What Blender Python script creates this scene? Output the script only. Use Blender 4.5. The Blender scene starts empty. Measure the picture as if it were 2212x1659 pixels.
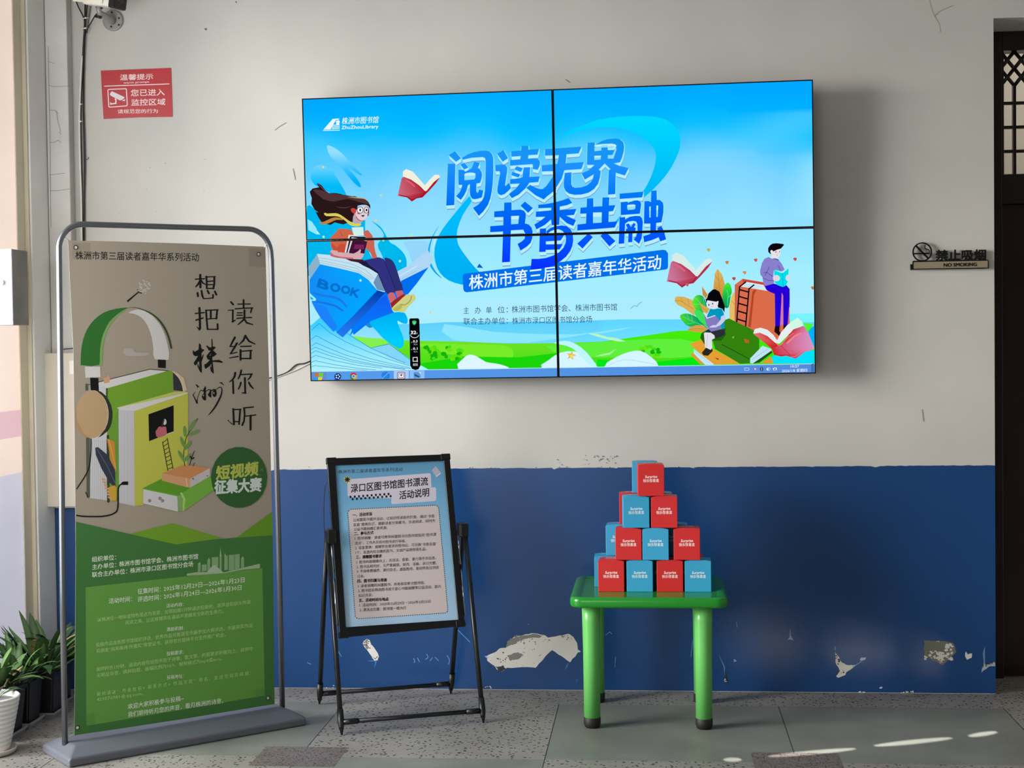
import bpy, bmesh, math, random
import numpy as np
from mathutils import Vector, Matrix
from mathutils.geometry import tessellate_polygon
random.seed(7)
SC = bpy.context.scene
COL = SC.collection
pi = math.pi

# ---------------------------------------------------------------- camera, world, sun, daylight, fill lamps, exposure
CAM = np.array([0.0, -6.321, 1.455])
RIGHT = np.array([0.9957, 0.0919, -0.0126]); UP = np.array([0.0098, 0.0305, 0.9995])
FWD = np.cross(UP, RIGHT); FWD /= np.linalg.norm(FWD); RIGHT /= np.linalg.norm(RIGHT); UP = np.cross(RIGHT, FWD)
FPX, CX, CY = 3330.0, 1106.0, 829.5          # focal length and centre of the 2212 x 1659 photograph
cd = bpy.data.cameras.new('camera'); cam = bpy.data.objects.new('camera', cd); COL.objects.link(cam)
cd.sensor_fit = 'HORIZONTAL'; cd.sensor_width = 36.0; cd.lens = 36.0 * FPX / 2212.0
cd.clip_start = 0.05; cd.clip_end = 100
M = Matrix(((RIGHT[0], UP[0], -FWD[0], CAM[0]), (RIGHT[1], UP[1], -FWD[1], CAM[1]), (RIGHT[2], UP[2], -FWD[2], CAM[2]), (0, 0, 0, 1)))
cam.matrix_world = M
SC.camera = cam
SC.view_settings.view_transform = 'Standard'; SC.view_settings.look = 'None'
SC.view_settings.gamma = 1.0; SC.view_settings.use_curve_mapping = False
SC.view_settings.exposure = 0.0
w = bpy.data.worlds.new('sky'); SC.world = w; w.use_nodes = True
w.node_tree.nodes['Background'].inputs[0].default_value = (0.75, 0.87, 1.0, 1); w.node_tree.nodes['Background'].inputs[1].default_value = 0.6

def lamp(name, kind, loc, direction, energy, color=(1, 1, 1), sx=1, sy=1, spread=None):
    d = bpy.data.lights.new(name, kind); d.energy = energy; d.color = color
    o = bpy.data.objects.new(name, d); COL.objects.link(o); o.location = loc
    o.rotation_euler = Vector(direction).to_track_quat('-Z', 'Z').to_euler()
    if kind == 'AREA':
        d.shape = 'RECTANGLE'; d.size = sx; d.size_y = sy
        if spread: d.spread = math.radians(spread)
    return o
# daylight through the wide entrance in the left wall, plus two unseen lamps added as fill
lamp('daylight_entrance', 'AREA', (-9.0, -4.9, 3.1), (1, 0.42, -0.16), 1330, (1.0, 0.975, 0.935), 3.4, 4.6)
lamp('fill_doorway', 'AREA', (-2.6, -1.6, 1.6), (1, 0.75, 0), 40, (0.96, 0.985, 1.0), 1.9, 1.7)  # added fill, brightens the left end of the wall and the pilaster
lamp('fill_front', 'AREA', (-1.6, -8.8, 1.8), (0.15, 1, -0.05), 64, (1.0, 0.97, 0.93), 1.8, 1.8)  # added fill inside the windowless front wall
SUN_DIR = Vector((-0.10, 0.935, -0.34)).normalized()
sun = lamp('sun', 'SUN', (0, -12, 6), SUN_DIR, 24.0, (1.0, 0.96, 0.9)); sun.data.angle = math.radians(0.06)

# ---------------------------------------------------------------- placing helpers
def ray(px):
    px = np.atleast_2d(np.asarray(px, float))
    return ((px[:, 0:1] - CX) / FPX) * RIGHT - ((px[:, 1:2] - CY) / FPX) * UP + FWD
def onplane(px, O, n):
    d = ray(px); n = np.asarray(n, float)
    t = ((np.asarray(O, float) - CAM) @ n) / (d @ n)
    return CAM + d * t[:, None]
def at_y(x, y, Y): return onplane((x, y), (0, Y, 0), (0, 1, 0))[0]
def at_z(x, y, Z): return onplane((x, y), (0, 0, Z), (0, 0, 1))[0]
def at_x(x, y, X): return onplane((x, y), (X, 0, 0), (1, 0, 0))[0]
class Plane:                     # a flat surface standing in the room: origin, two axes, normal towards the viewer
    def __init__(s, O, e1, e2):
        s.O = np.array(O, float); s.e1 = np.array(e1, float); s.e2 = np.array(e2, float); s.n = np.cross(s.e1, s.e2)
    def uv(s, px):
        P = onplane(px, s.O, s.n) - s.O
        return np.stack([P @ s.e1, P @ s.e2], 1)
    def matrix(s):
        return Matrix(((s.e1[0], s.e2[0], s.n[0], s.O[0]), (s.e1[1], s.e2[1], s.n[1], s.O[1]), (s.e1[2], s.e2[2], s.n[2], s.O[2]), (0, 0, 0, 1)))

# ---------------------------------------------------------------- materials
def lin(c):
    c = np.asarray(c, float) / 255.0
    return np.where(c <= 0.04045, c / 12.92, ((c + 0.055) / 1.055) ** 2.4)
MATS = {}
def mat(name, rgb, rough=0.5, metal=0.0, noise=0.0, nscale=6.0, bump=0.0, bscale=40.0, spec=0.5, coat=0.0, rgb2=None):
    if name in MATS: return MATS[name]
    m = bpy.data.materials.new(name); m.use_nodes = True; nt = m.node_tree; b = nt.nodes['Principled BSDF']
    c = tuple(lin(rgb)) + (1,)
    b.inputs['Base Color'].default_value = c; b.inputs['Roughness'].default_value = rough; b.inputs['Metallic'].default_value = metal
    b.inputs['Specular IOR Level'].default_value = spec; b.inputs['Coat Weight'].default_value = coat
    tc = nt.nodes.new('ShaderNodeTexCoord')
    if noise > 0:
        n = nt.nodes.new('ShaderNodeTexNoise'); n.inputs['Scale'].default_value = nscale; n.inputs['Detail'].default_value = 6
        nt.links.new(tc.outputs['Object'], n.inputs['Vector'])
        r = nt.nodes.new('ShaderNodeValToRGB'); r.color_ramp.elements[0].position = 0.3; r.color_ramp.elements[1].position = 0.7
        r.color_ramp.elements[0].color = tuple(lin(rgb2 if rgb2 else np.array(rgb) * (1 - noise))) + (1,); r.color_ramp.elements[1].color = c
        nt.links.new(n.outputs['Fac'], r.inputs['Fac']); nt.links.new(r.outputs['Color'], b.inputs['Base Color'])
    if bump > 0:
        n2 = nt.nodes.new('ShaderNodeTexNoise'); n2.inputs['Scale'].default_value = bscale; n2.inputs['Detail'].default_value = 4
        bp = nt.nodes.new('ShaderNodeBump'); bp.inputs['Strength'].default_value = bump; bp.inputs['Distance'].default_value = 0.004
        nt.links.new(tc.outputs['Object'], n2.inputs['Vector']); nt.links.new(n2.outputs['Fac'], bp.inputs['Height']); nt.links.new(bp.outputs['Normal'], b.inputs['Normal'])
    MATS[name] = m; return m
def attr_mat(name, emit=0.0, rough=0.5, gain=1.0, spec=0.3):
    m = bpy.data.materials.new(name); m.use_nodes = True; nt = m.node_tree; b = nt.nodes['Principled BSDF']
    a = nt.nodes.new('ShaderNodeVertexColor'); a.layer_name = 'col'
    if emit:
        nt.nodes.remove(b); e = nt.nodes.new('ShaderNodeEmission'); e.inputs['Strength'].default_value = emit
        nt.links.new(a.outputs['Color'], e.inputs['Color']); nt.links.new(e.outputs['Emission'], nt.nodes['Material Output'].inputs['Surface'])
    else:
        b.inputs['Roughness'].default_value = rough; b.inputs['Specular IOR Level'].default_value = spec
        nt.links.new(a.outputs['Color'], b.inputs['Base Color'])
    return m
def terrazzo(name, base, chip, dark_amount, scale, fine=0.0, chip2=None):
    m = bpy.data.materials.new(name); m.use_nodes = True; nt = m.node_tree; b = nt.nodes['Principled BSDF']
    b.inputs['Roughness'].default_value = 0.42; b.inputs['Specular IOR Level'].default_value = 0.35
    tc = nt.nodes.new('ShaderNodeTexCoord'); mp = nt.nodes.new('ShaderNodeMapping'); nt.links.new(tc.outputs['Object'], mp.inputs['Vector'])
    nz = nt.nodes.new('ShaderNodeTexNoise'); nz.inputs['Scale'].default_value = scale * 0.7; nz.inputs['Detail'].default_value = 3
    nt.links.new(mp.outputs['Vector'], nz.inputs['Vector'])
    mx0 = nt.nodes.new('ShaderNodeVectorMath'); mx0.operation = 'SCALE'; mx0.inputs['Scale'].default_value = 0.02
    nt.links.new(nz.outputs['Color'], mx0.inputs[0])
    ad = nt.nodes.new('ShaderNodeVectorMath'); nt.links.new(mp.outputs['Vector'], ad.inputs[0]); nt.links.new(mx0.outputs[0], ad.inputs[1])
    v = nt.nodes.new('ShaderNodeTexVoronoi'); v.inputs['Scale'].default_value = scale; nt.links.new(ad.outputs[0], v.inputs['Vector'])
    r = nt.nodes.new('ShaderNodeValToRGB'); r.color_ramp.interpolation = 'LINEAR'
    r.color_ramp.elements[0].position = dark_amount; r.color_ramp.elements[0].color = tuple(lin(chip)) + (1,)
    r.color_ramp.elements[1].position = dark_amount + 0.06; r.color_ramp.elements[1].color = tuple(lin(base)) + (1,)
    nt.links.new(v.outputs['Distance'], r.inputs['Fac'])
    # only some cells carry a chip
    sep = nt.nodes.new('ShaderNodeSeparateColor'); nt.links.new(v.outputs['Color'], sep.inputs[0])
    gt = nt.nodes.new('ShaderNodeMath'); gt.operation = 'GREATER_THAN'; gt.inputs[1].default_value = 0.55; nt.links.new(sep.outputs[0], gt.inputs[0])
    mix = nt.nodes.new('ShaderNodeMix'); mix.data_type = 'RGBA'
    nt.links.new(gt.outputs[0], mix.inputs['Factor']); nt.links.new(r.outputs['Color'], mix.inputs['A']); mix.inputs['B'].default_value = tuple(lin(base)) + (1,)
    n2 = nt.nodes.new('ShaderNodeTexNoise'); n2.inputs['Scale'].default_value = 180 if not fine else fine; n2.inputs['Detail'].default_value = 6
    nt.links.new(mp.outputs['Vector'], n2.inputs['Vector'])
    n3 = nt.nodes.new('ShaderNodeTexNoise'); n3.inputs['Scale'].default_value = 3.0; n3.inputs['Detail'].default_value = 5; nt.links.new(mp.outputs['Vector'], n3.inputs['Vector'])
    am = nt.nodes.new('ShaderNodeMath'); am.operation = 'ADD'; nt.links.new(n2.outputs['Fac'], am.inputs[0]); nt.links.new(n3.outputs['Fac'], am.inputs[1])
    r2 = nt.nodes.new('ShaderNodeMapRange'); r2.inputs[1].default_value = 0.6; r2.inputs[2].default_value = 1.4; r2.inputs[3].default_value = 0.62; r2.inputs[4].default_value = 1.25
    nt.links.new(am.outputs[0], r2.inputs[0])
    mul = nt.nodes.new('ShaderNodeMix'); mul.data_type = 'RGBA'; mul.blend_type = 'MULTIPLY'; mul.inputs['Factor'].default_value = 1.0
    nt.links.new(mix.outputs['Result'], mul.inputs['A']); nt.links.new(r2.outputs[0], mul.inputs['B'])
    nt.links.new(mul.outputs['Result'], b.inputs['Base Color'])
    return m

# ---------------------------------------------------------------- objects
def tag(o, label=None, cat=None, group=None, kind=None):
    if label: o['label'] = label
    if cat: o['category'] = cat
    if group: o['group'] = group
    if kind: o['kind'] = kind
    return o
def empty(name, loc=(0, 0, 0), rz=0.0, matrix=None):
    o = bpy.data.objects.new(name, None); COL.objects.link(o); o.empty_display_size = 0.05
    if matrix is not None: o.matrix_world = matrix
    else: o.location = loc; o.rotation_euler = (0, 0, rz)
    return o
def link_mesh(name, me, mats, parent=None):
    o = bpy.data.objects.new(name, me); COL.objects.link(o)
    for m in (mats if isinstance(mats, (list, tuple)) else [mats]): me.materials.append(m)
    if parent is not None: o.parent = parent
    return o
class MB:                          # collects shapes into ONE mesh
    def __init__(s): s.bm = bmesh.new(); s.mi = 0
    def _set(s, fs):
        for f in fs: f.material_index = s.mi
    def box(s, a, b, bevel=0.0, seg=2):
        a = Vector(a); b = Vector(b); r = bmesh.ops.create_cube(s.bm, size=1.0)
        vs = r['verts']
        for v in vs: v.co = Vector(((v.co.x + .5) * (b.x - a.x) + a.x, (v.co.y + .5) * (b.y - a.y) + a.y, (v.co.z + .5) * (b.z - a.z) + a.z))
        fs = set(f for v in vs for f in v.link_faces); s._set(fs)
        if bevel > 0:
            es = list(set(e for v in vs for e in v.link_edges))
            q = bmesh.ops.bevel(s.bm, geom=es, offset=bevel, segments=seg, profile=0.5, affect='EDGES', clamp_overlap=True)
            s._set(q['faces'])
        return s
    def prism(s, pts, d0, d1, axes=(Vector((1, 0, 0)), Vector((0, 1, 0)), Vector((0, 0, 1))), bevel=0.0, seg=2):
        A, B, N = axes
        v0 = [s.bm.verts.new(A * p[0] + B * p[1] + N * d0) for p in pts]; v1 = [s.bm.verts.new(A * p[0] + B * p[1] + N * d1) for p in pts]
        n = len(pts); fs = [s.bm.faces.new(v0[::-1]), s.bm.faces.new(v1)]
        for i in range(n): fs.append(s.bm.faces.new((v0[i], v0[(i + 1) % n], v1[(i + 1) % n], v1[i])))
        s._set(fs)
        if bevel > 0:
            es = list(fs[0].edges) + list(fs[1].edges)
            q = bmesh.ops.bevel(s.bm, geom=es, offset=bevel, segments=seg, profile=0.5, affect='EDGES', clamp_overlap=True); s._set(q['faces'])
        return s
    def tube(s, path, r, seg=14, caps=True):
        P = [Vector(p) for p in path]; n = len(P); rs = r if isinstance(r, (list, tuple)) else [r] * n
        T = [((P[min(i + 1, n - 1)] - P[max(i - 1, 0)]).normalized()) for i in range(n)]
        ref = Vector((0, 0, 1)) if abs(T[0].z) < 0.9 else Vector((1, 0, 0)); U = T[0].cross(ref).normalized(); rings = []
        for i in range(n):
            U = (U - T[i] * U.dot(T[i])).normalized(); V = T[i].cross(U)
            rings.append([s.bm.verts.new(P[i] + (U * math.cos(2 * pi * k / seg) + V * math.sin(2 * pi * k / seg)) * rs[i]) for k in range(seg)])
        fs = []
        for i in range(n - 1):
            for k in range(seg): fs.append(s.bm.faces.new((rings[i][k], rings[i][(k + 1) % seg], rings[i + 1][(k + 1) % seg], rings[i + 1][k])))
        for f in fs: f.smooth = True
        if caps: fs += [s.bm.faces.new(rings[0][::-1]), s.bm.faces.new(rings[-1])]
        s._set(fs); return s
    def lathe(s, prof, c=(0, 0, 0), seg=32):
        c = Vector(c); rings = []
        for (r, z) in prof: rings.append([s.bm.verts.new(c + Vector((r * math.cos(2 * pi * k / seg), r * math.sin(2 * pi * k / seg), z))) for k in range(seg)])
        fs = []
        for i in range(len(prof) - 1):
            for k in range(seg): fs.append(s.bm.faces.new((rings[i][k], rings[i][(k + 1) % seg], rings[i + 1][(k + 1) % seg], rings[i + 1][k])))
        for f in fs: f.smooth = True
        fs += [s.bm.faces.new(rings[0][::-1]), s.bm.faces.new(rings[-1])]; s._set(fs); return s
    def quad(s, *pts):
        f = s.bm.faces.new([s.bm.verts.new(Vector(p)) for p in pts]); s._set([f]); return f
    def build(s, name, mats, parent=None, matrix=None):
        bmesh.ops.recalc_face_normals(s.bm, faces=s.bm.faces)
        me = bpy.data.meshes.new(name); s.bm.to_mesh(me); s.bm.free()
        o = link_mesh(name, me, mats, parent)
        if matrix is not None: o.matrix_world = matrix
        return o
def arc(c, r, a0, a1, n, f):       # points of an arc handed to f(x, y)
    return [f(c[0] + r * math.cos(a0 + (a1 - a0) * i / n), c[1] + r * math.sin(a0 + (a1 - a0) * i / n)) for i in range(n + 1)]
def rrect(x0, y0, x1, y1, r, n=6):
    p = []
    for cx, cy, a in ((x1 - r, y1 - r, 0), (x0 + r, y1 - r, pi / 2), (x0 + r, y0 + r, pi), (x1 - r, y0 + r, 1.5 * pi)):
        p += [(cx + r * math.cos(a + pi / 2 * i / n), cy + r * math.sin(a + pi / 2 * i / n)) for i in range(n + 1)]
    return p

# ---------------------------------------------------------------- flat artwork: posters, prints, the picture on the display
GLYPH = {}
def glyphs(s, bold=0.0, res=2):
    k = (s, bold, res)
    if k not in GLYPH:
        c = bpy.data.curves.new('t', 'FONT'); c.body = s; c.resolution_u = res; c.offset = bold
        o = bpy.data.objects.new('t', c); COL.objects.link(o); bpy.context.view_layer.update()
        me = bpy.data.meshes.new_from_object(o.evaluated_get(bpy.context.evaluated_depsgraph_get())); me.calc_loop_triangles()
        v = np.array([q.co[:2] for q in me.vertices]); t = np.array([q.vertices[:] for q in me.loop_triangles])
        bpy.data.objects.remove(o); bpy.data.curves.remove(c); bpy.data.meshes.remove(me); GLYPH[k] = (v, t)
    return GLYPH[k]
def smooth(pts, n=4, closed=True):
    P = np.array(pts, float); N = len(P); out = []
    for i in range(N if closed else N - 1):
        if closed: a, b, c, d = P[i - 1], P[i], P[(i + 1) % N], P[(i + 2) % N]
        else: a, b, c, d = P[max(i - 1, 0)], P[i], P[i + 1], P[min(i + 2, N - 1)]
        for k in range(n):
            t = k / n; out.append(.5 * (2 * b + (c - a) * t + (2 * a - 5 * b + 4 * c - d) * t * t + (3 * b - a - 3 * c + d) * t ** 3))
    if not closed: out.append(P[-1])
    return np.array(out)
class Art:
    step = 8e-6
    def __init__(s, mapf): s.mapf = mapf; s.V = []; s.C = []; s.T = []; s.n = 0; s.layer = 0; s.k = (0, 0, 1.0)
    def crop(s, x0=0, y0=0, sc=1.0): s.k = (x0, y0, sc); return s
    def px(s, pts):
        p = np.atleast_2d(np.asarray(pts, float)); return np.stack([s.k[0] + p[:, 0] * s.k[2], s.k[1] + p[:, 1] * s.k[2]], 1)
    def add(s, p, tris, col):                     # p already in surface pixels
        uv = s.mapf(p); z = np.full((len(uv), 1), s.layer * s.step)
        s.V.append(np.hstack([uv, z])); s.T.append(np.asarray(tris) + s.n); s.n += len(uv)
        if callable(col): c = np.array([col(a[0], a[1]) for a in p], float)
        else: c = np.tile(np.array(col, float), (len(p), 1))
        s.C.append(lin(np.clip(c, 0, 255)))
    def up(s, k=1.0): s.layer += k
    def poly(s, pts, col, sm=0, raw=False, keep=False):
        s.up(.3 if keep else 1)
        p = np.asarray(pts, float)
        if sm: p = smooth(p, sm)
        p = p if raw else s.px(p)
        t = tessellate_polygon([[Vector((a[0], a[1], 0)) for a in p]])
        if t: s.add(p, t, col)
        return s
    def ell(s, cx, cy, rx, ry, col, rot=0.0, n=22, keep=False):
        a = np.linspace(0, 2 * pi, n, endpoint=False); x = rx * np.cos(a); y = ry * np.sin(a); c, q = math.cos(rot), math.sin(rot)
        return s.poly(np.stack([cx + x * c - y * q, cy + x * q + y * c], 1), col, keep=keep)
    def stroke(s, pts, wd, col, sm=0, cap=True, closed=False, keep=False):
        s.up(.3 if keep else 1)
        p = np.asarray(pts, float); n0 = len(p)
        ws = np.array(wd if isinstance(wd, (list, tuple, np.ndarray)) else [wd] * n0, float)
        if closed: p = np.vstack([p, p[:1]]); ws = np.append(ws, ws[0])
        if sm:
            q = smooth(p, sm, closed=False); ws = np.interp(np.linspace(0, 1, len(q)), np.linspace(0, 1, len(p)), ws); p = q
        p = s.px(p); ws = ws * s.k[2]
        d = np.diff(p, axis=0); L = np.hypot(d[:, 0], d[:, 1]); ok = np.concatenate([[True], L > 1e-6]); p = p[ok]; ws = ws[ok]
        if len(p) < 2: return s
        d = np.diff(p, axis=0); d /= np.hypot(d[:, 0], d[:, 1])[:, None]; nn = np.stack([-d[:, 1], d[:, 0]], 1); N = len(p); mv = np.zeros((N, 2))
        shut = closed and np.allclose(p[0], p[-1])
        for i in range(N):
            n0 = nn[i - 1] if i else (nn[-1] if shut else nn[0]); n1 = nn[i] if i < N - 1 else (nn[0] if shut else nn[-1])
            m = n0 + n1; q = np.hypot(*m)
            mv[i] = nn[min(i, N - 2)] if q < .2 else m / q * min(1.7, 2.0 / q)
        Lf = p + mv * ws[:, None] / 2; Rt = p - mv * ws[:, None] / 2
        s.add(np.vstack([Lf, Rt]), [f for i in range(N - 1) for f in ((i, N + i, N + i + 1), (i, N + i + 1, i + 1))], col)
        if cap and not shut:
            for i, dr in ((0, -d[0]), (N - 1, d[-1])):
                u_ = (Lf[i] - Rt[i]) / 2; r_ = np.hypot(*u_); ang = np.linspace(0, pi, 7)
                s.add(np.array([p[i] + u_ * math.cos(k) + dr * r_ * math.sin(k) for k in ang]), [(0, k, k + 1) for k in range(1, 6)], col)
        return s
    def text(s, t, p0, p1, h, col, bold=0.0, up=None, res=2, shear=0.0, keep=False):
        s.up(.3 if keep else 1)
        v, tr = glyphs(t, 0.0, res); q = s.px([p0, p1]); p0, p1 = q[0], q[1]; h = h * s.k[2]
        d = p1 - p0
        if up is None: up = np.array([0.0, -1.0])
        x = (v[:, 0] - v[:, 0].min()) / (v[:, 0].max() - v[:, 0].min()); y = v[:, 1] + 0.08
        p = p0 + x[:, None] * d + (y * h)[:, None] * np.asarray(up) + (y * h * shear)[:, None] * d / np.hypot(*d)
        if bold <= 0: s.add(p, tr, col); return s
        k = 2 if bold < .011 else 4 if bold < .025 else 8
        for i in range(k):
            if i: s.up(.5)
            an = 2 * pi * i / k + (0 if k == 2 else pi / 4); s.add(p + np.array([math.cos(an), math.sin(an)]) * bold * h, tr, col)
        return s
    def grid(s, x0, y0, x1, y1, nx, ny, fn, quadmap=None):
        s.up(); gx, gy = np.meshgrid(np.linspace(0, 1, nx + 1), np.linspace(0, 1, ny + 1))
        if quadmap is None: p = np.stack([x0 + gx.ravel() * (x1 - x0), y0 + gy.ravel() * (y1 - y0)], 1)
        else: p = quadmap(gx.ravel(), gy.ravel())
        t = []
        for j in range(ny):
            for i in range(nx):
                a = j * (nx + 1) + i; t += [(a, a + 1, a + nx + 2), (a, a + nx + 2, a + nx + 1)]
        s.add(p, t, fn); return s
    def data(s): return np.vstack(s.V), np.vstack(s.C), np.vstack(s.T)
    def build(s, name, m, parent=None, clip=None, base=0.0, shift=(0, 0)):
        V, C, T = s.data(); tv = V[T]; tc = C[T]                       # (n,3,3)
        if clip is not None:
            x0, y0, x1, y1 = clip; X = tv[:, :, 0]; Y = tv[:, :, 1]
            out = (X.max(1) < x0) | (X.min(1) > x1) | (Y.max(1) < y0) | (Y.min(1) > y1)
            ins = (X.min(1) >= x0) & (X.max(1) <= x1) & (Y.min(1) >= y0) & (Y.max(1) <= y1)
            nv = [tv[ins]]; nc = [tc[ins]]
            for a, c in zip(tv[~out & ~ins], tc[~out & ~ins]):
                P = [np.concatenate([a[i], c[i]]) for i in range(3)]
                for ax, lim, sg in ((0, x0, 1), (0, x1, -1), (1, y0, 1), (1, y1, -1)):
                    Q = []
                    for i in range(len(P)):
                        A, B = P[i], P[(i + 1) % len(P)]; da, db = (A[ax] - lim) * sg, (B[ax] - lim) * sg
                        if da >= 0: Q.append(A)
                        if (da >= 0) != (db >= 0): Q.append(A + (B - A) * (da / (da - db)))
                    P = Q
                    if not P: break
                if len(P) >= 3:
                    k = np.array([[P[0], P[i], P[i + 1]] for i in range(1, len(P) - 1)]); nv.append(k[:, :, :3]); nc.append(k[:, :, 3:])
            tv = np.concatenate(nv); tc = np.concatenate(nc)
        # all faces look towards +z of the surface
        e1 = tv[:, 1] - tv[:, 0]; e2 = tv[:, 2] - tv[:, 0]; area = e1[:, 0] * e2[:, 1] - e1[:, 1] * e2[:, 0]
        keep = np.abs(area) > 1e-12; tv, tc, area = tv[keep], tc[keep], area[keep]
        fl = area < 0; tv[fl] = tv[fl][:, ::-1]; tc[fl] = tc[fl][:, ::-1]
        n = len(tv); me = bpy.data.meshes.new(name); me.vertices.add(3 * n); me.loops.add(3 * n); me.polygons.add(n)
        co = tv.reshape(-1, 3).copy(); co[:, 0] -= shift[0]; co[:, 1] -= shift[1]; co[:, 2] += base
        me.vertices.foreach_set('co', co.ravel()); me.loops.foreach_set('vertex_index', np.arange(3 * n, dtype=np.int32))
        me.polygons.foreach_set('loop_start', np.arange(0, 3 * n, 3, dtype=np.int32)); me.update(calc_edges=True)
        at = me.color_attributes.new('col', 'FLOAT_COLOR', 'CORNER'); at.data.foreach_set('color', np.hstack([tc.reshape(-1, 3), np.ones((3 * n, 1))]).ravel().astype(np.float32))
        return link_mesh(name, me, m, parent)
PRINT = attr_mat('printed_ink', rough=0.55)
SCREEN = attr_mat('screen_light', emit=1.0)
def mix(a, b, t): t = min(1, max(0, t)); return tuple(a[i] + (b[i] - a[i]) * t for i in range(3))
def stops(x, tab):
    for (x0, c0), (x1, c1) in zip(tab, tab[1:]):
        if x <= x1: return mix(c0, c1, (x - x0) / (x1 - x0))
    return tab[-1][1]
# ================================================================ THE SETTING
XL = -2.55; DX = 1.355; DZ = 2.704; REC = 0.31; CEIL = 3.5
plaster = mat('plaster', (200, 197, 191), 0.75, noise=0.05, nscale=2.2, bump=0.12, bscale=9)
plaster2 = mat('plaster_grey', (220, 218, 214), 0.8, noise=0.07, nscale=5, bump=0.3, bscale=14)
blue = mat('blue_paint', (22, 70, 128), 0.28, noise=0.1, nscale=1.6, bump=0.1, bscale=7, spec=0.55)
ceil_m = mat('ceiling_paint', (188, 186, 182), 0.8, noise=0.04)

def struct(o): return tag(o, kind='structure')
b = MB()
b.box((-2.9, 0, 0), (DX, REC, CEIL)); b.box((DX, 0, DZ), (2.6, REC, CEIL)); b.box((2.6, 0, 0), (4.7, REC, CEIL))
b.mi = 1                                            # the blue dado: a skin of paint with a torn upper edge
x = -2.44; top = []
while x < DX:
    top.append((x, 0.9205 + 0.0012 * (x + 0.5) + random.uniform(-.0012, .0012) - (random.uniform(.002, .007) if random.random() < .05 else 0))); x += random.uniform(.008, .03)
b.prism([(DX, 0.002), (DX, 0.922)] + top[::-1] + [(-2.44, 0.002)], 0, 0.0012, (Vector((1, 0, 0)), Vector((0, 0, 1)), Vector((0, -1, 0))))
b.prism([(2.6, 0.002), (4.7, 0.002), (4.7, .922), (2.6, .922)], 0, .0012, (Vector((1, 0, 0)), Vector((0, 0, 1)), Vector((0, -1, 0))))
wall_back = struct(b.build('wall_back', [plaster, blue]))

# pilaster in the left corner, plaster above and blue below
b = MB(); XP0, XP1 = -2.52, -2.425
b.box((XP0, -0.055, .765), (XP1, 0, CEIL), .004); b.box((-2.62, -0.028, .765), (XP0 + .001, 0, CEIL))
b.mi = 1
b.box((XP0, -0.056, 0), (XP1, 0, .765), .004); b.box((-2.62, -0.029, 0), (XP0 + .001, 0, .765))
struct(b.build('trim_1', [plaster2, blue]))

floor_sp = terrazzo('terrazzo_speckled', (152, 148, 141), (66, 62, 58), 0.30, 62)
floor_gr = terrazzo('terrazzo_grey', (134, 136, 128), (112, 114, 108), 0.10, 120, fine=260)
floor_br = terrazzo('terrazzo_brown', (128, 118, 114), (48, 42, 40), 0.42, 170, fine=200)
joint = mat('joint_strip', (62, 62, 58), 0.6)
b = MB()
GX = [-1.254 + .862 * i for i in range(-2, 7)]; GY = [-.245 - .805 * i for i in range(0, 12)]
b.mi = 0; b.quad((-3.0, -.245, 0), (4.7, -.245, 0), (4.7, .9, 0), (-3.0, .9, 0))
pat0 = [0, 1, 0, 1, 1, 0, 1, 0]; pat1 = [0, 0, 1, 0, 0, 1, 0, 1]
for j in range(len(GY) - 1):
    for i in range(len(GX) - 1):
        b.mi = (pat0 if j == 0 else pat1 if j == 1 else [(i + j) % 2 for i in range(9)])[i]
        b.quad((GX[i], GY[j + 1], 0), (GX[i + 1], GY[j + 1], 0), (GX[i + 1], GY[j], 0), (GX[i], GY[j], 0))
b.mi = 2
for j in (1, 3, 5, 7):
    for i in (2, 4, 6): b.quad((GX[i] - .149, GY[j] - .125, .0006), (GX[i] + .149, GY[j] - .125, .0006), (GX[i] + .149, GY[j] + .125, .0006), (GX[i] - .149, GY[j] + .125, .0006))
b.mi = 3
for i in range(1, len(GX)): b.quad((GX[i] - .0016, GY[-1], .0003), (GX[i] + .0016, GY[-1], .0003), (GX[i] + .0016, GY[0], .0003), (GX[i] - .0016, GY[0], .0003))
b.mi = 0; b.quad((-3.0, GY[-1] - 1, -.001), (4.7, GY[-1] - 1, -.001), (4.7, GY[-1], -.001), (-3.0, GY[-1], -.001))
struct(b.build('floor', [floor_sp, floor_gr, floor_br, joint]))
struct(MB().box((-2.9, -9.3, CEIL), (4.9, .31, CEIL + .15)).build('ceiling', ceil_m))
struct(MB().box((4.6, -9.3, 0), (4.8, 0, CEIL)).build('wall_right', mat('plaster_right', (200, 196, 188), .8)))

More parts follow.
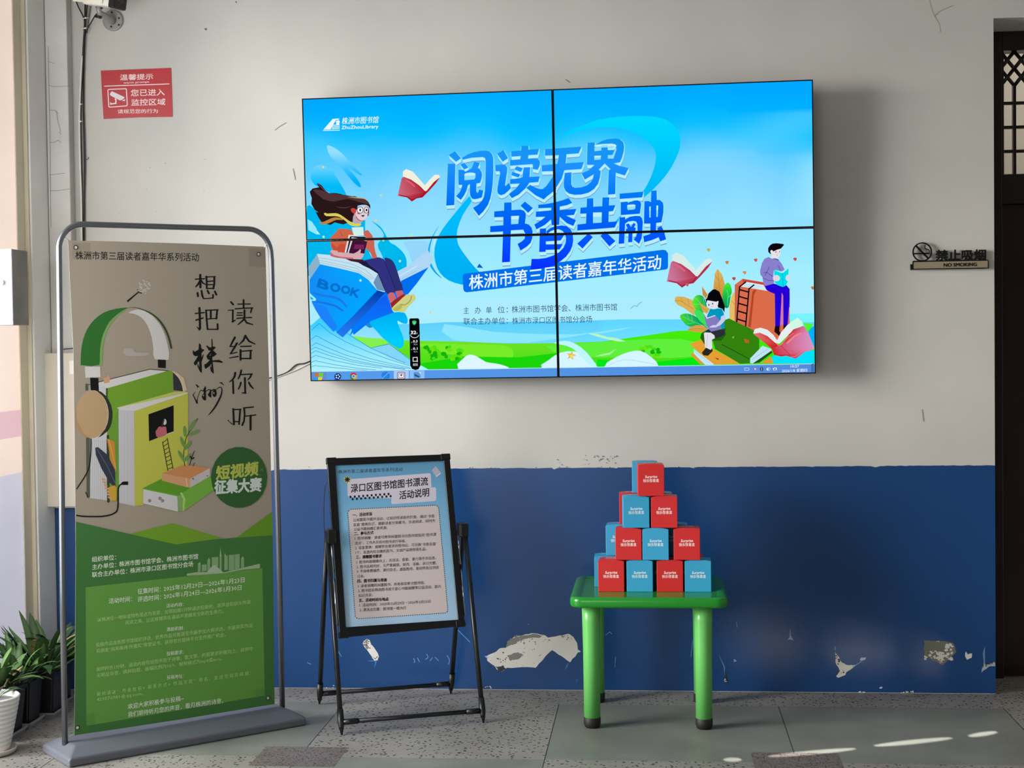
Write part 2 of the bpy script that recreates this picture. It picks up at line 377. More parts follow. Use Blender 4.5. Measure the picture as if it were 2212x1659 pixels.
# left side wall, pink above and white below, with the wide entrance left open
pink = mat('wall_pink', (244, 226, 216), 0.3, noise=0.03, nscale=3); rose = mat('wall_rose_band', (222, 190, 194), 0.35, noise=.04)
lilac = mat('wall_lilac_white', (236, 234, 240), 0.35, noise=0.04, nscale=4)
b = MB()
for y0, y1 in ((-.20, -.02), (-9.0, -4.9)):
    b.mi = 0; b.box((XL - .2, y0, 1.192), (XL, y1, CEIL)); b.box((XL - .2, y0, .94), (XL, y1, 1.085))
    b.mi = 1; b.box((XL - .2, y0, 1.085), (XL, y1, 1.192))
    b.mi = 2; b.box((XL - .2, y0, 0), (XL, y1, .94))
b.mi = 0; b.box((XL - .2, -4.9, 2.8), (XL, -.64, CEIL))
struct(b.build('wall_left', [pink, rose, lilac]))
def frosted(name, rgb, share=.75):
    m = bpy.data.materials.new(name); m.use_nodes = True; nt = m.node_tree; nt.nodes.remove(nt.nodes['Principled BSDF']); c = tuple(lin(rgb)) + (1,)
    t = nt.nodes.new('ShaderNodeBsdfTranslucent'); d = nt.nodes.new('ShaderNodeBsdfDiffuse'); g = nt.nodes.new('ShaderNodeBsdfGlossy'); g.inputs['Roughness'].default_value = .25; t.inputs['Color'].default_value = c; d.inputs['Color'].default_value = c
    tc = nt.nodes.new('ShaderNodeTexCoord'); n = nt.nodes.new('ShaderNodeTexNoise'); n.inputs['Scale'].default_value = 4; nt.links.new(tc.outputs['Object'], n.inputs['Vector'])
    r = nt.nodes.new('ShaderNodeMapRange'); r.inputs[3].default_value = share - .08; r.inputs[4].default_value = share + .08; nt.links.new(n.outputs['Fac'], r.inputs[0])
    m1 = nt.nodes.new('ShaderNodeMixShader'); nt.links.new(r.outputs[0], m1.inputs[0]); nt.links.new(d.outputs[0], m1.inputs[1]); nt.links.new(t.outputs[0], m1.inputs[2])
    m2 = nt.nodes.new('ShaderNodeMixShader'); m2.inputs[0].default_value = .06; nt.links.new(m1.outputs[0], m2.inputs[1]); nt.links.new(g.outputs[0], m2.inputs[2]); nt.links.new(m2.outputs[0], nt.nodes['Material Output'].inputs['Surface'])
    return m
b = MB()                                            # frosted glass side panel with a rose warning band, daylit from outside
for i, (z0, z1) in enumerate(((1.192, 3.4), (1.085, 1.192), (.94, 1.085), (0, .94))): b.mi = (0, 1, 0, 2)[i]; b.quad((XL - .004, -.64, z0), (XL - .004, -.2, z0), (XL - .004, -.2, z1), (XL - .004, -.64, z1))
struct(b.build('window_1', [frosted('frosted_pink', (176, 160, 150)), frosted('frosted_rose', (162, 134, 140)), frosted('frosted_white', (150, 148, 158))]))
ybox = lambda px, X=XL: at_x(px, 900, X)[1]
b = MB(); b.box((XL, ybox(44), 0), (XL + .006, ybox(60), CEIL), .002); b.box((XL, ybox(60) + .001, 0), (XL + .022, ybox(73, XL + .022), CEIL), .004)
struct(MB().box((XL - .06, ybox(73, XL + .022) + .008, 0), (XL + .028, -.028, CEIL), .003).build('trim_4', mat('white_jamb', (238, 238, 235), .6, noise=.05, nscale=4)))
struct(b.build('trim_2', mat('cream_frame', (226, 216, 190), 0.35, noise=0.1, nscale=3)))

# wall behind the camera: unseen, with slots shaped to cast the thin sun strips
strips = [[(.376, -.977), (.692, -.859), .052], [(.757, -.820), (1.054, -.698), .055], [(1.114, -.672), (1.230, -.606), .05], [(.222, -1.024), (.284, -1.019), .05]]
holes = []
for p, q, wd in strips:
    p = np.array(p); q = np.array(q); poly = []
    for k in range(20):
        a = 2 * pi * k / 20; c = (p + q) / 2 + (q - p) / 2 * math.cos(a) + np.array([0, wd / 2]) * math.sin(a) * (1 if len(poly) else 1)
        s = (c[1] + 9.0) / SUN_DIR.y; poly.append((c[0] - SUN_DIR.x * s, -SUN_DIR.z * s))
    holes.append(poly)
outer = [(-2.9, 0), (4.8, 0), (4.8, CEIL), (-2.9, CEIL)]
allp = [v for L in [outer] + holes for v in L]
tri = tessellate_polygon([[Vector((v[0], v[1], 0)) for v in L] for L in [outer] + holes])
me = bpy.data.meshes.new('wall_front'); me.from_pydata([(v[0], -9.0, v[1]) for v in allp], [], [tuple(t) for t in tri]); me.update()
struct(link_mesh('wall_front', me, mat('front_wall_paint', (190, 187, 180), 0.8)))

# wear of the wall: peeled paint, cracks, scratches
WP = Plane((0, -0.0016, 0), (1, 0, 0), (0, 0, 1)); wear = Art(WP.uv); wear.step = 2e-6
def torn(pts, n=5, amp=2.0):
    out = []; P = [np.array(p, float) for p in pts]
    for a, c in zip(P, P[1:] + P[:1]):
        for k in range(n): out.append(a + (c - a) * k / n + (np.array([random.uniform(-amp, amp), random.uniform(-amp, amp)]) * 2 if k else 0))
    return out
PW, PG, PD = (222, 218, 212), (128, 130, 124), (58, 60, 60)
def specks(x0, y0, x1, y1, n, col, r0=2, r1=7):
    for _ in range(n):
        cx, cy = random.uniform(x0, x1), random.uniform(y0, y1); r = random.uniform(r0, r1)
        wear.poly([(cx + r * random.uniform(.5, 1.6) * math.cos(a), cy + r * random.uniform(.4, 1.1) * math.sin(a)) for a in np.linspace(0, 2 * pi, 7)[:-1]], col, keep=True)
wear.crop(1000, 1300, .27125)
wear.poly(torn([(185,435),(260,400),(290,372),(345,365),(350,320),(400,285),(500,258),(560,250),(650,265),(680,285),(770,268),(845,255),(880,280),(910,330),(915,380),(938,395),(910,410),(855,482),(780,430),(710,385),(660,430),(580,525),(470,520),(350,525),(320,555),(280,545),(250,510),(195,470)], 3), PW)
wear.poly(torn([(345,360),(350,320),(420,284),(560,254),(650,268),(600,288),(480,298),(430,330)], 4, 3), PG)
wear.poly(torn([(355,425),(440,402),(480,420),(430,460),(380,470)], 4, 4), PG); wear.poly(torn([(255,515),(320,505),(340,530),(320,555),(280,545)], 3, 3), PD)
wear.up(); specks(360, 270, 700, 340, 34, PG, 3, 9); specks(220, 390, 350, 500, 18, PD, 2, 7); specks(470, 300, 700, 430, 14, PD, 2, 4); specks(400, 290, 640, 330, 16, PW, 3, 9); specks(780, 265, 880, 310, 10, PG, 3, 7); specks(380, 480, 600, 515, 10, PD, 1.5, 3)
for st in ([(190,430),(180,440)], [(1135,265),(1170,240),(1185,255)], [(1215,440),(1210,520)], [(1830,310),(1815,440)], [(515,180),(525,180)]): wear.stroke(st, 5, (96, 140, 190))
wear.poly([(845,480),(820,510),(812,545),(835,515)], (70, 120, 175)); wear.poly([(170,430),(215,440),(195,452)], (170, 190, 210))
wear.stroke([(2040,425),(2082,520),(2088,580),(2112,650)], [2, 10, 8, 4], (90, 130, 170)); wear.stroke([(2088,540),(2095,600),(2116,655)], [4, 16, 6], (40, 44, 50)); wear.up(); specks(2078, 590, 2105, 648, 5, PW, 3, 6)
specks(900, 620, 935, 640, 4, (120, 150, 190), 2, 4); specks(170, 675, 230, 695, 8, PW, 2, 6); specks(1000, 300, 1000, 300, 0, PW)
wear.crop(660, 1300, .19287)
wear.poly(torn([(640,465),(650,440),(690,415),(720,430),(740,480),(812,580),(822,610),(810,655),(770,662),(740,610),(690,540),(650,490)], 3), PW)
wear.poly(torn([(640,468),(655,445),(690,418),(700,440),(690,475),(715,520),(690,535),(655,490)], 3), PG); wear.up(); specks(645, 425, 740, 530, 16, PD, 3, 9); specks(655, 430, 720, 480, 7, PW, 5, 10); specks(745, 610, 815, 660, 9, PD, 4, 9)
wear.poly([(800,655),(790,700),(765,745),(778,700),(775,665)], (60, 120, 190)); wear.poly([(690,665),(760,655),(760,668)], (70, 130, 195))
for st in ([(1210,635),(1225,665),(1215,680)], [(1255,630),(1275,670)], [(1355,585),(1372,620),(1345,645)], [(1395,660),(1420,625)], [(1450,620),(1490,660)], [(1585,600),(1612,650),(1600,700)], [(360,540),(400,610)], [(20,680),(60,700)], [(1700,310),(1840,450)]): wear.stroke(st, 8, (84, 150, 214), sm=3)
specks(200, 955, 240, 975, 3, PW, 6, 9); specks(300, 930, 315, 985, 5, PW, 5, 8); specks(0, 975, 1100, 985, 40, PW, 2, 6)
wear.crop(1560, 1300, .29476)
wear.poly(torn([(825,350),(845,390),(878,445),(930,465),(978,462),(960,482),(905,520),(905,535),(850,557),(835,545),(860,500),(830,440)], 3), PW)
wear.up(); specks(830, 390, 860, 500, 9, PD, 4, 10); specks(850, 500, 900, 530, 5, PD, 4, 8)
wear.stroke([(960,478),(1000,450),(1050,412)], [8, 5, 10], (120, 165, 205)); wear.poly(torn([(1010,430),(1020,408),(1055,405),(1050,425)], 2, 2), (190, 205, 215)); wear.stroke([(828,350),(828,330)], 6, (140, 175, 210))
wear.poly(torn([(1478,285),(1600,287),(1690,300),(1718,365),(1615,465),(1540,430),(1480,395)], 4, 2), (118, 120, 104)); wear.up()
specks(1635, 310, 1690, 355, 16, PW, 7, 15); specks(1570, 370, 1690, 425, 26, PW, 7, 15); specks(1530, 355, 1580, 380, 7, PW, 5, 10); specks(1485, 385, 1560, 425, 10, PW, 5, 11); specks(1580, 425, 1630, 455, 6, PW, 4, 9); specks(1550, 288, 1600, 298, 3, PW, 3, 6)
wear.poly(torn([(1785,362),(1800,385),(1832,378),(1828,410),(1795,425),(1780,400)], 2, 2), PW)
wear.stroke([(1925,335),(1918,380),(1922,440)], [4, 16, 10], (100, 140, 180), sm=3); wear.poly(torn([(1918,440),(1935,465),(1995,440),(2003,470),(1950,478),(1920,500),(1900,520)], 3, 4), (170, 178, 184)); wear.up(); specks(1930, 445, 1990, 475, 8, PD, 3, 7)
wear.stroke([(500,200),(498,250),(520,282)], [3, 14, 4], (110, 155, 200)); wear.poly([(480,278),(500,250),(525,285),(500,275)], (140, 180, 215))
specks(85, 425, 110, 440, 4, (140, 175, 210), 4, 7); specks(1155, 625, 1180, 638, 3, (200, 215, 230), 5, 8); specks(1000, 660, 1050, 672, 6, PW, 4, 9); specks(1310, 655, 1415, 672, 14, PW, 4, 9); specks(0, 668, 700, 674, 24, PW, 2, 6)
wear.stroke([(105,150),(110,185)], 6, (90, 130, 180))
wear.crop()
for st in ([(2007,0),(2013,22),(2018,35),(2029,52),(2031,70)], [(2018,35),(2030,24),(2058,12)]): wear.stroke(st, 1.0, (168, 163, 153))
for st in ([(594,281),(604,273),(618,265)], [(1222,172),(1230,178)], [(1992,885),(1995,910)], [(633,365),(638,388)]): wear.stroke(st, 1.5, (138, 134, 128))
wear.up(); specks(1262, 982, 1335, 1005, 26, (120, 118, 112), .6, 2.0); specks(1200, 992, 1215, 1010, 5, (130, 126, 120), .8, 2); specks(435, 60, 445, 64, 2, (110, 108, 104), 2, 3); specks(508, 2, 513, 5, 1, (80, 78, 76), 1.5, 2); specks(220, 330, 620, 480, 12, (165, 160, 154), .8, 1.8); specks(186, 336, 192, 348, 4, (100, 100, 100), 1, 2)
specks(660, 1008, 2140, 1012, 60, (70, 74, 84), .7, 1.6)
w1 = struct(wear.build('wall_wear', PRINT, wall_back)); w1.matrix_local = WP.matrix()
CP = Plane((0, -.0564, 0), (1, 0, 0), (0, 0, 1)); cr = Art(CP.uv)
for st in ([(104,100),(108,300),(110,490)], [(108,238),(118,238),(125,245)], [(108,308),(116,308),(126,303),(132,308)], [(128,285),(131,290)], [(106,185),(116,187),(150,186)], [(108,412),(124,412),(150,408)], [(107,378),(140,374)], [(105,133),(118,137)], [(122,240),(124,258),(131,284)]): cr.stroke(st, .9, (128, 127, 125))
c1 = struct(cr.build('pilaster_cracks', PRINT, wall_back)); c1.matrix_local = CP.matrix()

# ---------------------------------------------------------------- the dark wooden door with its latticed light
wood = mat('dark_wood', (34, 20, 18), 0.28, noise=0.35, nscale=4, spec=0.4); wood2 = mat('dark_wood_leaf', (40, 22, 19), 0.2, noise=0.25, nscale=3, spec=0.45)
door = struct(empty('door_1', (DX, REC, 0)))
def dbox(a, c, bevel=.003): return ((a[0] - DX, a[1] - REC, a[2]), (c[0] - DX, c[1] - REC, c[2]), bevel)
DXR = 2.6; GZ0, GZ1, GX0 = 2.1134, 2.6247, 1.449
b = MB()
for A in (((DX, REC - .03, 0), (GX0, REC + .06, DZ)), ((DXR - .09, REC - .03, 0), (DXR, REC + .06, DZ)), ((GX0, REC - .03, GZ1), (DXR - .09, REC + .06, DZ)), ((GX0, REC - .03, 1.99), (DXR - .09, REC + .06, GZ0))): b.box(*dbox(*A))
struct(b.build('door_frame', wood, door))
b = MB(); b.box(*dbox((GX0, REC, .006), (DXR - .09, REC + .045, 1.99)))
for x0, x1 in ((1.56, 1.98), (2.08, 2.45)):
    for z0, z1 in ((.12, .75), (.92, 1.86)): b.box(*dbox((x0, REC - .012, z0), (x1, REC + .01, z1), .01))
struct(b.build('door_leaf', wood2, door))
b = MB(); cw = .0565; r = .0062; F = lambda px, pz: Vector((px - DX, 0.0, pz))
b.box(*dbox((GX0, REC - .012, GZ0), (GX0 + .012, REC + .012, GZ1)))
for k in range(1, 19):
    xx = GX0 + cw * k - .0015
    if k % 1 == 0: b.box((xx - DX - r, -.012, GZ0 - 0), (xx - DX + r, .012, 2.483))
for z in (2.4098, 2.3098, 2.2097): b.box((GX0 - DX, -.011, z - .006), (DXR - .09 - DX, .011, z + .006))
zt, zb = GZ1, 2.483; zm = (zt + zb) / 2
def bar(p, q): b.tube([F(*p), F(*q)], .0078, 8)
for k in range(0, 18, 2):
    c = GX0 + cw * (k + 1)
    if c + cw > DXR - .08: break
    for sg in (-1, 1):
        bar((c, zt), (c + sg * cw, zm)); bar((c, zb), (c + sg * cw, zm)); bar((c, zm), (c + sg * cw, zt)); bar((c, zm), (c + sg * cw, zb))
struct(b.build('transom_lattice', wood, door))
gm = bpy.data.materials.new('transom_glass'); gm.use_nodes = True; nt = gm.node_tree
gb = nt.nodes['Principled BSDF']; gb.inputs['Base Color'].default_value = (.93, .95, .94, 1); gb.inputs['Roughness'].default_value = .03; gb.inputs['Transmission Weight'].default_value = 1; gb.inputs['IOR'].default_value = 1.01; gb.inputs['Specular IOR Level'].default_value = .5
struct(MB().box(*dbox((GX0, REC + .02, GZ0), (DXR - .09, REC + .024, GZ1), 0)).build('transom_glass', gm, door))
b = MB(); b.box((DX, 1.9, 0), (3.6, 2.0, CEIL)); b.box((DX, REC + .1, 0), (DX + .02, 1.9, CEIL)); b.box((3.5, REC, 0), (3.6, 1.9, CEIL)); b.box((DX, REC, CEIL - .1), (3.6, 2.0, CEIL)); b.box((DX, REC + .1, -.05), (3.6, 1.9, -.002))
struct(b.build('wall_inner', mat('inner_room_paint', (198, 190, 178), .8)))
lamp('inner_room_lamp', 'AREA', (2.3, 1.1, CEIL - .14), (0, 0, -1), 17, (1, .96, .9), .6, .6)
b = MB(); p0 = at_y(2163, 372, 1.85); p1 = at_y(2196, 340, 1.85)
for k in range(7): b.box((p0[0] + k * .045, 1.83, 1.6), (p0[0] + k * .045 + .04, 1.9, 1.92 + .035 * k), .004)
struct(b.build('trim_3', mat('inner_shelving', (176, 150, 128), .6), None))
# ================================================================ THE THINGS
black = mat('black_plastic', (16, 16, 17), 0.4); blackm = mat('black_metal', (20, 20, 22), 0.32, spec=.5); steel = mat('brushed_steel', (150, 152, 155), .28, metal=1.0, noise=.1, nscale=20)
chrome = mat('chrome', (205, 206, 208), .12, metal=1.0)

# ---------------------------------------------------------------- video wall: four display panels side by side
def rot_euler(rx, ry, rz): return np.array(Matrix.Rotation(rz, 3, 'Z') @ Matrix.Rotation(ry, 3, 'Y') @ Matrix.Rotation(rx, 3, 'X'))
RT = rot_euler(math.radians(2.05), math.radians(-.3456), math.radians(-1.369))
TVP = Plane((-.3899, -.1440, 1.8702), RT[:, 0], RT[:, 2])
TW, TH = 2.04, 2.04 / 1.7763
tvm = TVP.matrix(); gap = .0008
tv = Art(TVP.uv)
SKY = [(190, (0, 168, 255)), (240, (0, 180, 255)), (285, (8, 190, 255)), (330, (70, 198, 255)), (390, (122, 212, 255)), (460, (140, 220, 255)), (530, (150, 230, 254)), (610, (164, 238, 255)), (690, (172, 236, 255)), (830, (170, 236, 255))]
def wob(x, y, a, b, c): return math.sin(x * a + c) * math.cos(y * b + c * 2)
def sky(x, y):
    t = (x - 1200) / 560.0
    yy = y + 18 * wob(x, y, .011, .006, .4) + 12 * wob(x, y, .027, .02, 2.0) - 22 * max(0, t) * (y < 330) + 14 * t
    c = np.array(stops(yy, SKY))
    cl = math.exp(-((y - 345 - 30 * math.sin(x * .008)) / 42.0) ** 2) * max(0, math.sin(x * .0105 + .8)) * .35
    c = c + (np.array((170, 226, 255)) - c) * cl
    if x > 1420 and 240 < y < 470:
        s = math.exp(-(((y - 330) + (x - 1560) * .42) / 55.0) ** 2) * .4; c = c + (np.array((150, 222, 255)) - c) * s
        s = max(0, (x - 1690) / 70.0) * max(0, min(1, (y - 300) / 60.0)) * .5; c = c + (np.array((170, 240, 255)) - c) * min(.6, s)
    return tuple(c)
QC = np.array([(648, 205), (1764, 164), (1768, 812), (664, 832)], float)
def qm(u, v): return QC[0] * ((1 - u) * (1 - v))[:, None] + QC[1] * (u * (1 - v))[:, None] + QC[2] * (u * v)[:, None] + QC[3] * ((1 - u) * v)[:, None]
tv.grid(0, 0, 1, 1, 90, 56, sky, qm)
# faint round cloud shapes, splash marks
tv.poly([(830,250),(870,225),(905,235),(930,285),(960,330),(900,300),(860,300),(800,330),(740,320),(800,290)], (30, 190, 255), 4) if False else None
tv.crop(640, 160, .2592)
tv.poly([(255,600),(300,605),(380,660),(470,760),(548,840),(520,835),(450,790),(445,800),(490,850),(535,920),(530,945),(480,905),(400,810),(330,730),(280,680)], lambda x, y: mix((150, 222, 255), (0, 176, 250), (y - 330) / 60), 3)
tv.poly([(120,850),(140,790),(180,760),(240,765),(300,810),(360,900),(420,1020),(330,1010),(180,940),(135,900)], lambda x, y: mix((110, 212, 255), (0, 186, 250), (y - 360) / 40), 3)
tv.poly([(90,1100),(180,1150),(240,1180),(400,1200),(560,1210),(640,1230),(720,1300),(780,1400),(830,1430),(900,1500),(920,1580),(880,1640),(600,1700),(100,1680),(95,1400)], (0, 182, 236), 3)
tv.poly([(575,1215),(640,1235),(700,1290),(730,1350),(690,1400),(680,1430),(700,1480),(720,1540),(640,1540),(590,1420)], (140, 222, 250), 3)
tv.poly([(640,1235),(700,1290),(730,1345),(690,1400),(680,1430),(700,1480),(770,1520),(840,1500),(800,1440),(770,1400),(745,1340),(700,1270)], (0, 186, 236), 3)
tv.poly([(100,1240),(150,1270),(200,1340),(165,1330),(120,1290)], (190, 240, 255)); tv.poly([(95,1210),(130,1230),(170,1290),(175,1340),(100,1300)], (150, 232, 255))
tv.poly([(890,1400),(980,1390),(1100,1400),(1090,1470),(1000,1560),(960,1560),(940,1480)], (150, 214, 250), 2)
# big ribbon swirl
tv.crop(640, 160, .2592)
tv.poly([(1440,1020),(1330,1150),(1220,1290),(1165,1400),(1150,1500),(1165,1590),(1200,1660),(1270,1720),(1380,1755),(1500,1760),(1620,1700),(1540,1660),(1470,1590),(1400,1500),(1350,1420),(1338,1340),(1350,1270),(1390,1170),(1450,1080),(1465,1045)], lambda x, y: mix((0, 190, 255), (0, 176, 244), (y - 430) / 160), 2)
tv.stroke([(1185,1270),(1130,1370),(1105,1470),(1110,1560),(1150,1640),(1210,1700)], [2, 9, 16, 20, 16, 4], (24, 164, 240), sm=4)
tv.stroke([(1175,1320),(1150,1400),(1140,1480)], [2, 10, 3], (190, 236, 252), sm=3)
tv.crop(1190, 160, .26673)
tv.poly([(60,520),(200,440),(380,372),(560,345),(750,340),(900,358),(990,410),(1040,490),(1046,590),(1010,690),(960,780),(890,870),(800,960),(700,1040),(680,1030),(760,930),(815,820),(845,720),(848,640),(810,570),(730,500),(600,450),(450,430),(300,442),(160,485)], lambda x, y: mix((0, 214, 255), (0, 186, 246), (y - 260) / 150), 3)
tv.poly([(660,1045),(720,1030),(690,1075),(610,1140),(540,1200),(520,1195),(580,1130)], (20, 186, 252))
# sea and hills
tv.crop()
tv.grid(664, 690, 1766, 800, 60, 8, lambda x, y: mix((92, 206, 250) if x < 1300 else (96, 214, 255), (120, 226, 255), (y - 690) / 70))
tv.poly([(664,640),(1766,640),(1766,686),(1500,686),(1340,690),(1230,694),(960,696),(900,700),(664,702)], (171, 237, 255))
tv.poly([(960,700),(1060,716),(1180,722),(1300,720),(1366,706),(1300,716),(1140,740),(980,735)], (140, 230, 255), 2)
tv.poly([(664,728),(790,728),(830,734),(905,736),(1000,738),(1100,742),(1210,741),(1300,738),(1400,724),(1460,715),(1530,712),(1640,712),(1766,705),(1766,800),(664,806)], lambda x, y: mix((120, 226, 40) if x < 1250 else (70, 236, 10), (40, 222, 12), (y - 735) / 45))
tv.poly([(905,742),(1000,744),(1090,746),(1110,764),(1090,778),(1000,770),(930,756)], (120, 236, 40), 2)
tv.poly([(1180,748),(1280,740),(1420,732),(1500,738),(1500,770),(1380,772),(1240,770)], (96, 240, 60), 2)
tv.poly([(905,786),(1000,770),(1120,772),(1210,762),(1210,800),(905,806)], (24, 214, 10), 1); tv.poly([(1290,776),(1400,784),(1500,772),(1560,800),(1290,800)], (0, 232, 20), 1)
for cx, cy, n in ((955, 764, 34), (1404, 762, 20)):
    rg = random.Random(n)
    for k in range(n): tv.ell(cx + rg.uniform(-40, 42) * (1 if n > 25 else .5), cy + rg.uniform(-16, 12), rg.uniform(3, 7), rg.uniform(3, 5), (60 + rg.uniform(0, 60), 226, 20) if rg.random() < .6 else (20, 180, 10), n=8, keep=k > 0)
# open white books in the grass
tv.poly([(990,797),(1000,775),(1014,766),(1030,770),(1050,782),(1070,785),(1090,790),(1094,797)], (222, 246, 255), 2); tv.poly([(1171,796),(1185,778),(1210,762),(1240,759),(1265,770),(1290,797)], (214, 246, 255), 2); tv.poly([(1196,741),(1220,736),(1242,742),(1268,762),(1292,795),(1280,795),(1256,770),(1236,752),(1215,745)], (190, 246, 255), 2)
tv.poly([(1306,792),(1330,772),(1360,760),(1384,758),(1405,770),(1422,790),(1380,792)], (214, 246, 255), 2); tv.stroke([(1312,791),(1350,777),(1420,788)], 1, (160, 220, 244), sm=3)
star = lambda cx, cy, r: [(cx + (r if k % 2 == 0 else r * .42) * math.sin(pi * k / 5 + .2), cy - (r if k % 2 == 0 else r * .42) * math.cos(pi * k / 5 + .2)) for k in range(10)]
tv.poly(star(1234, 768, 11), (226, 190, 80)); tv.poly(star(1235, 769, 6), (246, 216, 120))
tv.poly([(1268,720),(1290,721),(1312,728),(1330,730),(1352,737),(1336,738),(1312,733),(1290,727)], (186, 244, 200)); tv.poly([(1286,770),(1300,765),(1316,762),(1332,753),(1318,766),(1300,769)], (170, 240, 150))
tv.stroke([(1362,667),(1370,660),(1376,662),(1380,656),(1387,652)], 1.1, (110, 150, 190))
# left: fan of blue page edges
tv.crop(660, 650, .12658)
tv.poly([(80,430),(275,260),(330,280),(600,470),(780,600),(1110,800),(1420,735),(1780,990),(2120,1185),(80,1210)], lambda x, y: mix((60, 206, 255), (176, 244, 255), (y - 700) / 95))
tv.poly([(1110,805),(1430,735),(1780,1000),(1780,1100),(1500,1000)], (130, 214, 250))
for L in ([(100,500),(232,385),(420,545),(700,705),(1050,860),(1400,990),(1780,1110)], [(100,655),(182,592),(420,720),(700,850),(1100,985),(1500,1080),(1780,1140)], [(100,770),(182,715),(400,810),(700,930),(1100,1030),(1500,1110),(1800,1160)], [(100,830),(170,790),(400,880),(800,1010),(1200,1090),(1700,1160)], [(100,895),(170,850),(400,930),(800,1040),(1200,1110),(1700,1170)], [(100,970),(172,930),(500,1020),(900,1100),(1300,1150)], [(100,1050),(165,1020),(500,1090),(900,1150),(1200,1175)], [(100,1125),(155,1103),(500,1140),(800,1170),(1050,1185)], [(275,260),(600,470),(780,600),(1110,805),(1420,940),(1700,1060)], [(1110,805),(1430,735)], [(1430,735),(1780,1000)]): tv.stroke(L, 7, (26, 120, 196))
tv.poly([(800,600),(930,600),(1100,630),(1330,645),(1420,720),(1115,798)], (132, 240, 80))
tv.poly([(760,520),(960,350),(1090,460),(1150,450),(1320,640),(1100,630),(800,596)], lambda x, y: mix((120, 214, 255), (150, 226, 255), (y - 690) / 30))
# splash under the book
tv.poly([(960,345),(1060,290),(1200,250),(1400,210),(1560,190),(1680,200),(1720,250),(1745,330),(1725,390),(1650,380),(1570,340),(1600,450),(1650,570),(1680,680),(1670,770),(1620,810),(1560,800),(1430,720),(1300,610),(1150,450),(1090,460),(1030,420)], lambda x, y: mix((0, 178, 244), (0, 204, 255), (y - 680) / 60), 3)
tv.poly([(960,345),(1060,290),(1200,260),(1120,300),(1090,340),(1110,400),(1140,450),(1090,462),(1030,420)], (30, 140, 210))
# the big blue book
tv.crop(660, 500, .1085)
tv.poly([(1590,1190),(2212,880),(2212,1000),(1900,1420),(1720,1560),(1480,1640),(960,2060),(900,1900)], (0, 120, 246)); tv.poly([(1900,985),(2212,830),(2452,710),(2212,1040),(1900,1420)], (0, 112, 240)); tv.poly([(1820,800),(2010,700),(2240,525),(2440,378),(2545,570),(2452,710),(1900,985),(1580,1200),(1700,1000)], (176, 216, 246)); tv.stroke([(1850,900),(2050,790),(2212,690)], 12, (214, 240, 252)); tv.stroke([(1880,960),(2212,780)], 7, (140, 180, 226))
tv.poly([(1600,1260),(1720,1560),(1760,1610),(1100,1860),(880,2080),(1000,1720)], lambda x, y: mix((20, 90, 240), (0, 130, 255), (y - 640) / 80))
tv.poly([(60,700),(230,455),(290,650),(80,960)], (140, 178, 204)); tv.poly([(230,445),(500,470),(800,540),(1060,600),(1250,690),(1440,830),(1590,1195),(1420,1160),(1250,960),(1060,830),(700,740),(290,650)], (196, 226, 240))
for L in ([(245,520),(500,560),(900,640),(1200,770),(1390,960)], [(260,570),(600,640),(1000,730),(1330,940)], [(270,615),(700,700),(1050,800),(1290,960)]): tv.stroke(L, 6, (120, 160, 184))
tv.poly([(1440,840),(1590,1195),(1425,1160),(1350,1020)], (110, 146, 184))
tv.poly([(80,960),(290,660),(700,745),(1050,830),(1250,960),(1420,1160),(1430,1170),(960,1680),(620,2000),(300,1720),(130,1420),(80,1200)], lambda x, y: mix((20, 140, 246), (0, 166, 255), (x - 670) / 70))
tv.poly([(1430,1170),(1590,1215),(1100,1740),(740,2110),(610,2010),(960,1670)], lambda x, y: mix((0, 60, 170), (34, 120, 240), (y - 625) / 90))
tv.poly([(130,1420),(400,1500),(640,1900),(560,2000),(300,1720),(200,1560)], (28, 130, 250))
for i, (ch, p0, p1, h) in enumerate((('B', (225, 1110), (430, 1190), 235), ('O', (475, 1180), (655, 1240), 225), ('O', (690, 1222), (855, 1275), 215), ('K', (880, 1285), (1040, 1335), 225))): tv.text(ch, p0, p1, h, (0, 112, 204), .05, up=(.30, -.954))
tv.stroke([(150,1220),(320,1270),(560,1310),(700,1370),(810,1490)], [36, 44, 48, 48, 40], (24, 124, 236), sm=4); tv.stroke([(150,1390),(350,1420),(560,1470),(660,1520),(740,1580)], [30, 40, 44, 42, 36], (24, 116, 232), sm=4)
tv.poly([(78,1220),(210,1340),(200,1385),(100,1380)], (150, 236, 250)); tv.poly([(95,1290),(165,1350),(110,1355)], (0, 150, 230))
for cx, cy in ((1095, 975), (360, 108), (1880, 590), (2105, 85), (1553, 150)): tv.poly(star(cx, cy, 34), (220, 246, 210))
# the reading girl with wind-blown hair
tv.crop(660, 500, .1085)
tv.poly([(1060,620),(1300,545),(1440,515),(1540,545),(1600,620),(1660,760),(1760,1060),(1800,1200),(1640,1260),(1560,1130),(1500,980),(1440,840),(1280,740)], (48, 50, 128), 2); tv.poly([(1570,540),(1640,530),(1720,570),(1790,680),(1880,960),(1945,1170),(1790,1190),(1700,960),(1640,760)], (44, 48, 116), 2)
tv.poly([(1050,620),(1200,590),(1280,680),(1440,800),(1600,1190),(1640,1260),(1560,1130),(1440,840),(1280,740)], (26, 26, 60)); tv.stroke([(1560,560),(1640,760),(1760,1060),(1790,1180)], 8, (20, 22, 70), sm=3)
tv.poly([(1640,1250),(1750,1215),(1800,1330),(1830,1420),(1720,1530),(1690,1430)], (206, 104, 110), 2); tv.poly([(1790,1190),(1920,1170),(1960,1260),(1840,1340)], (204, 96, 104)); tv.poly([(1690,1430),(1800,1340),(1960,1240),(1990,1270),(1720,1540)], (150, 38, 46))
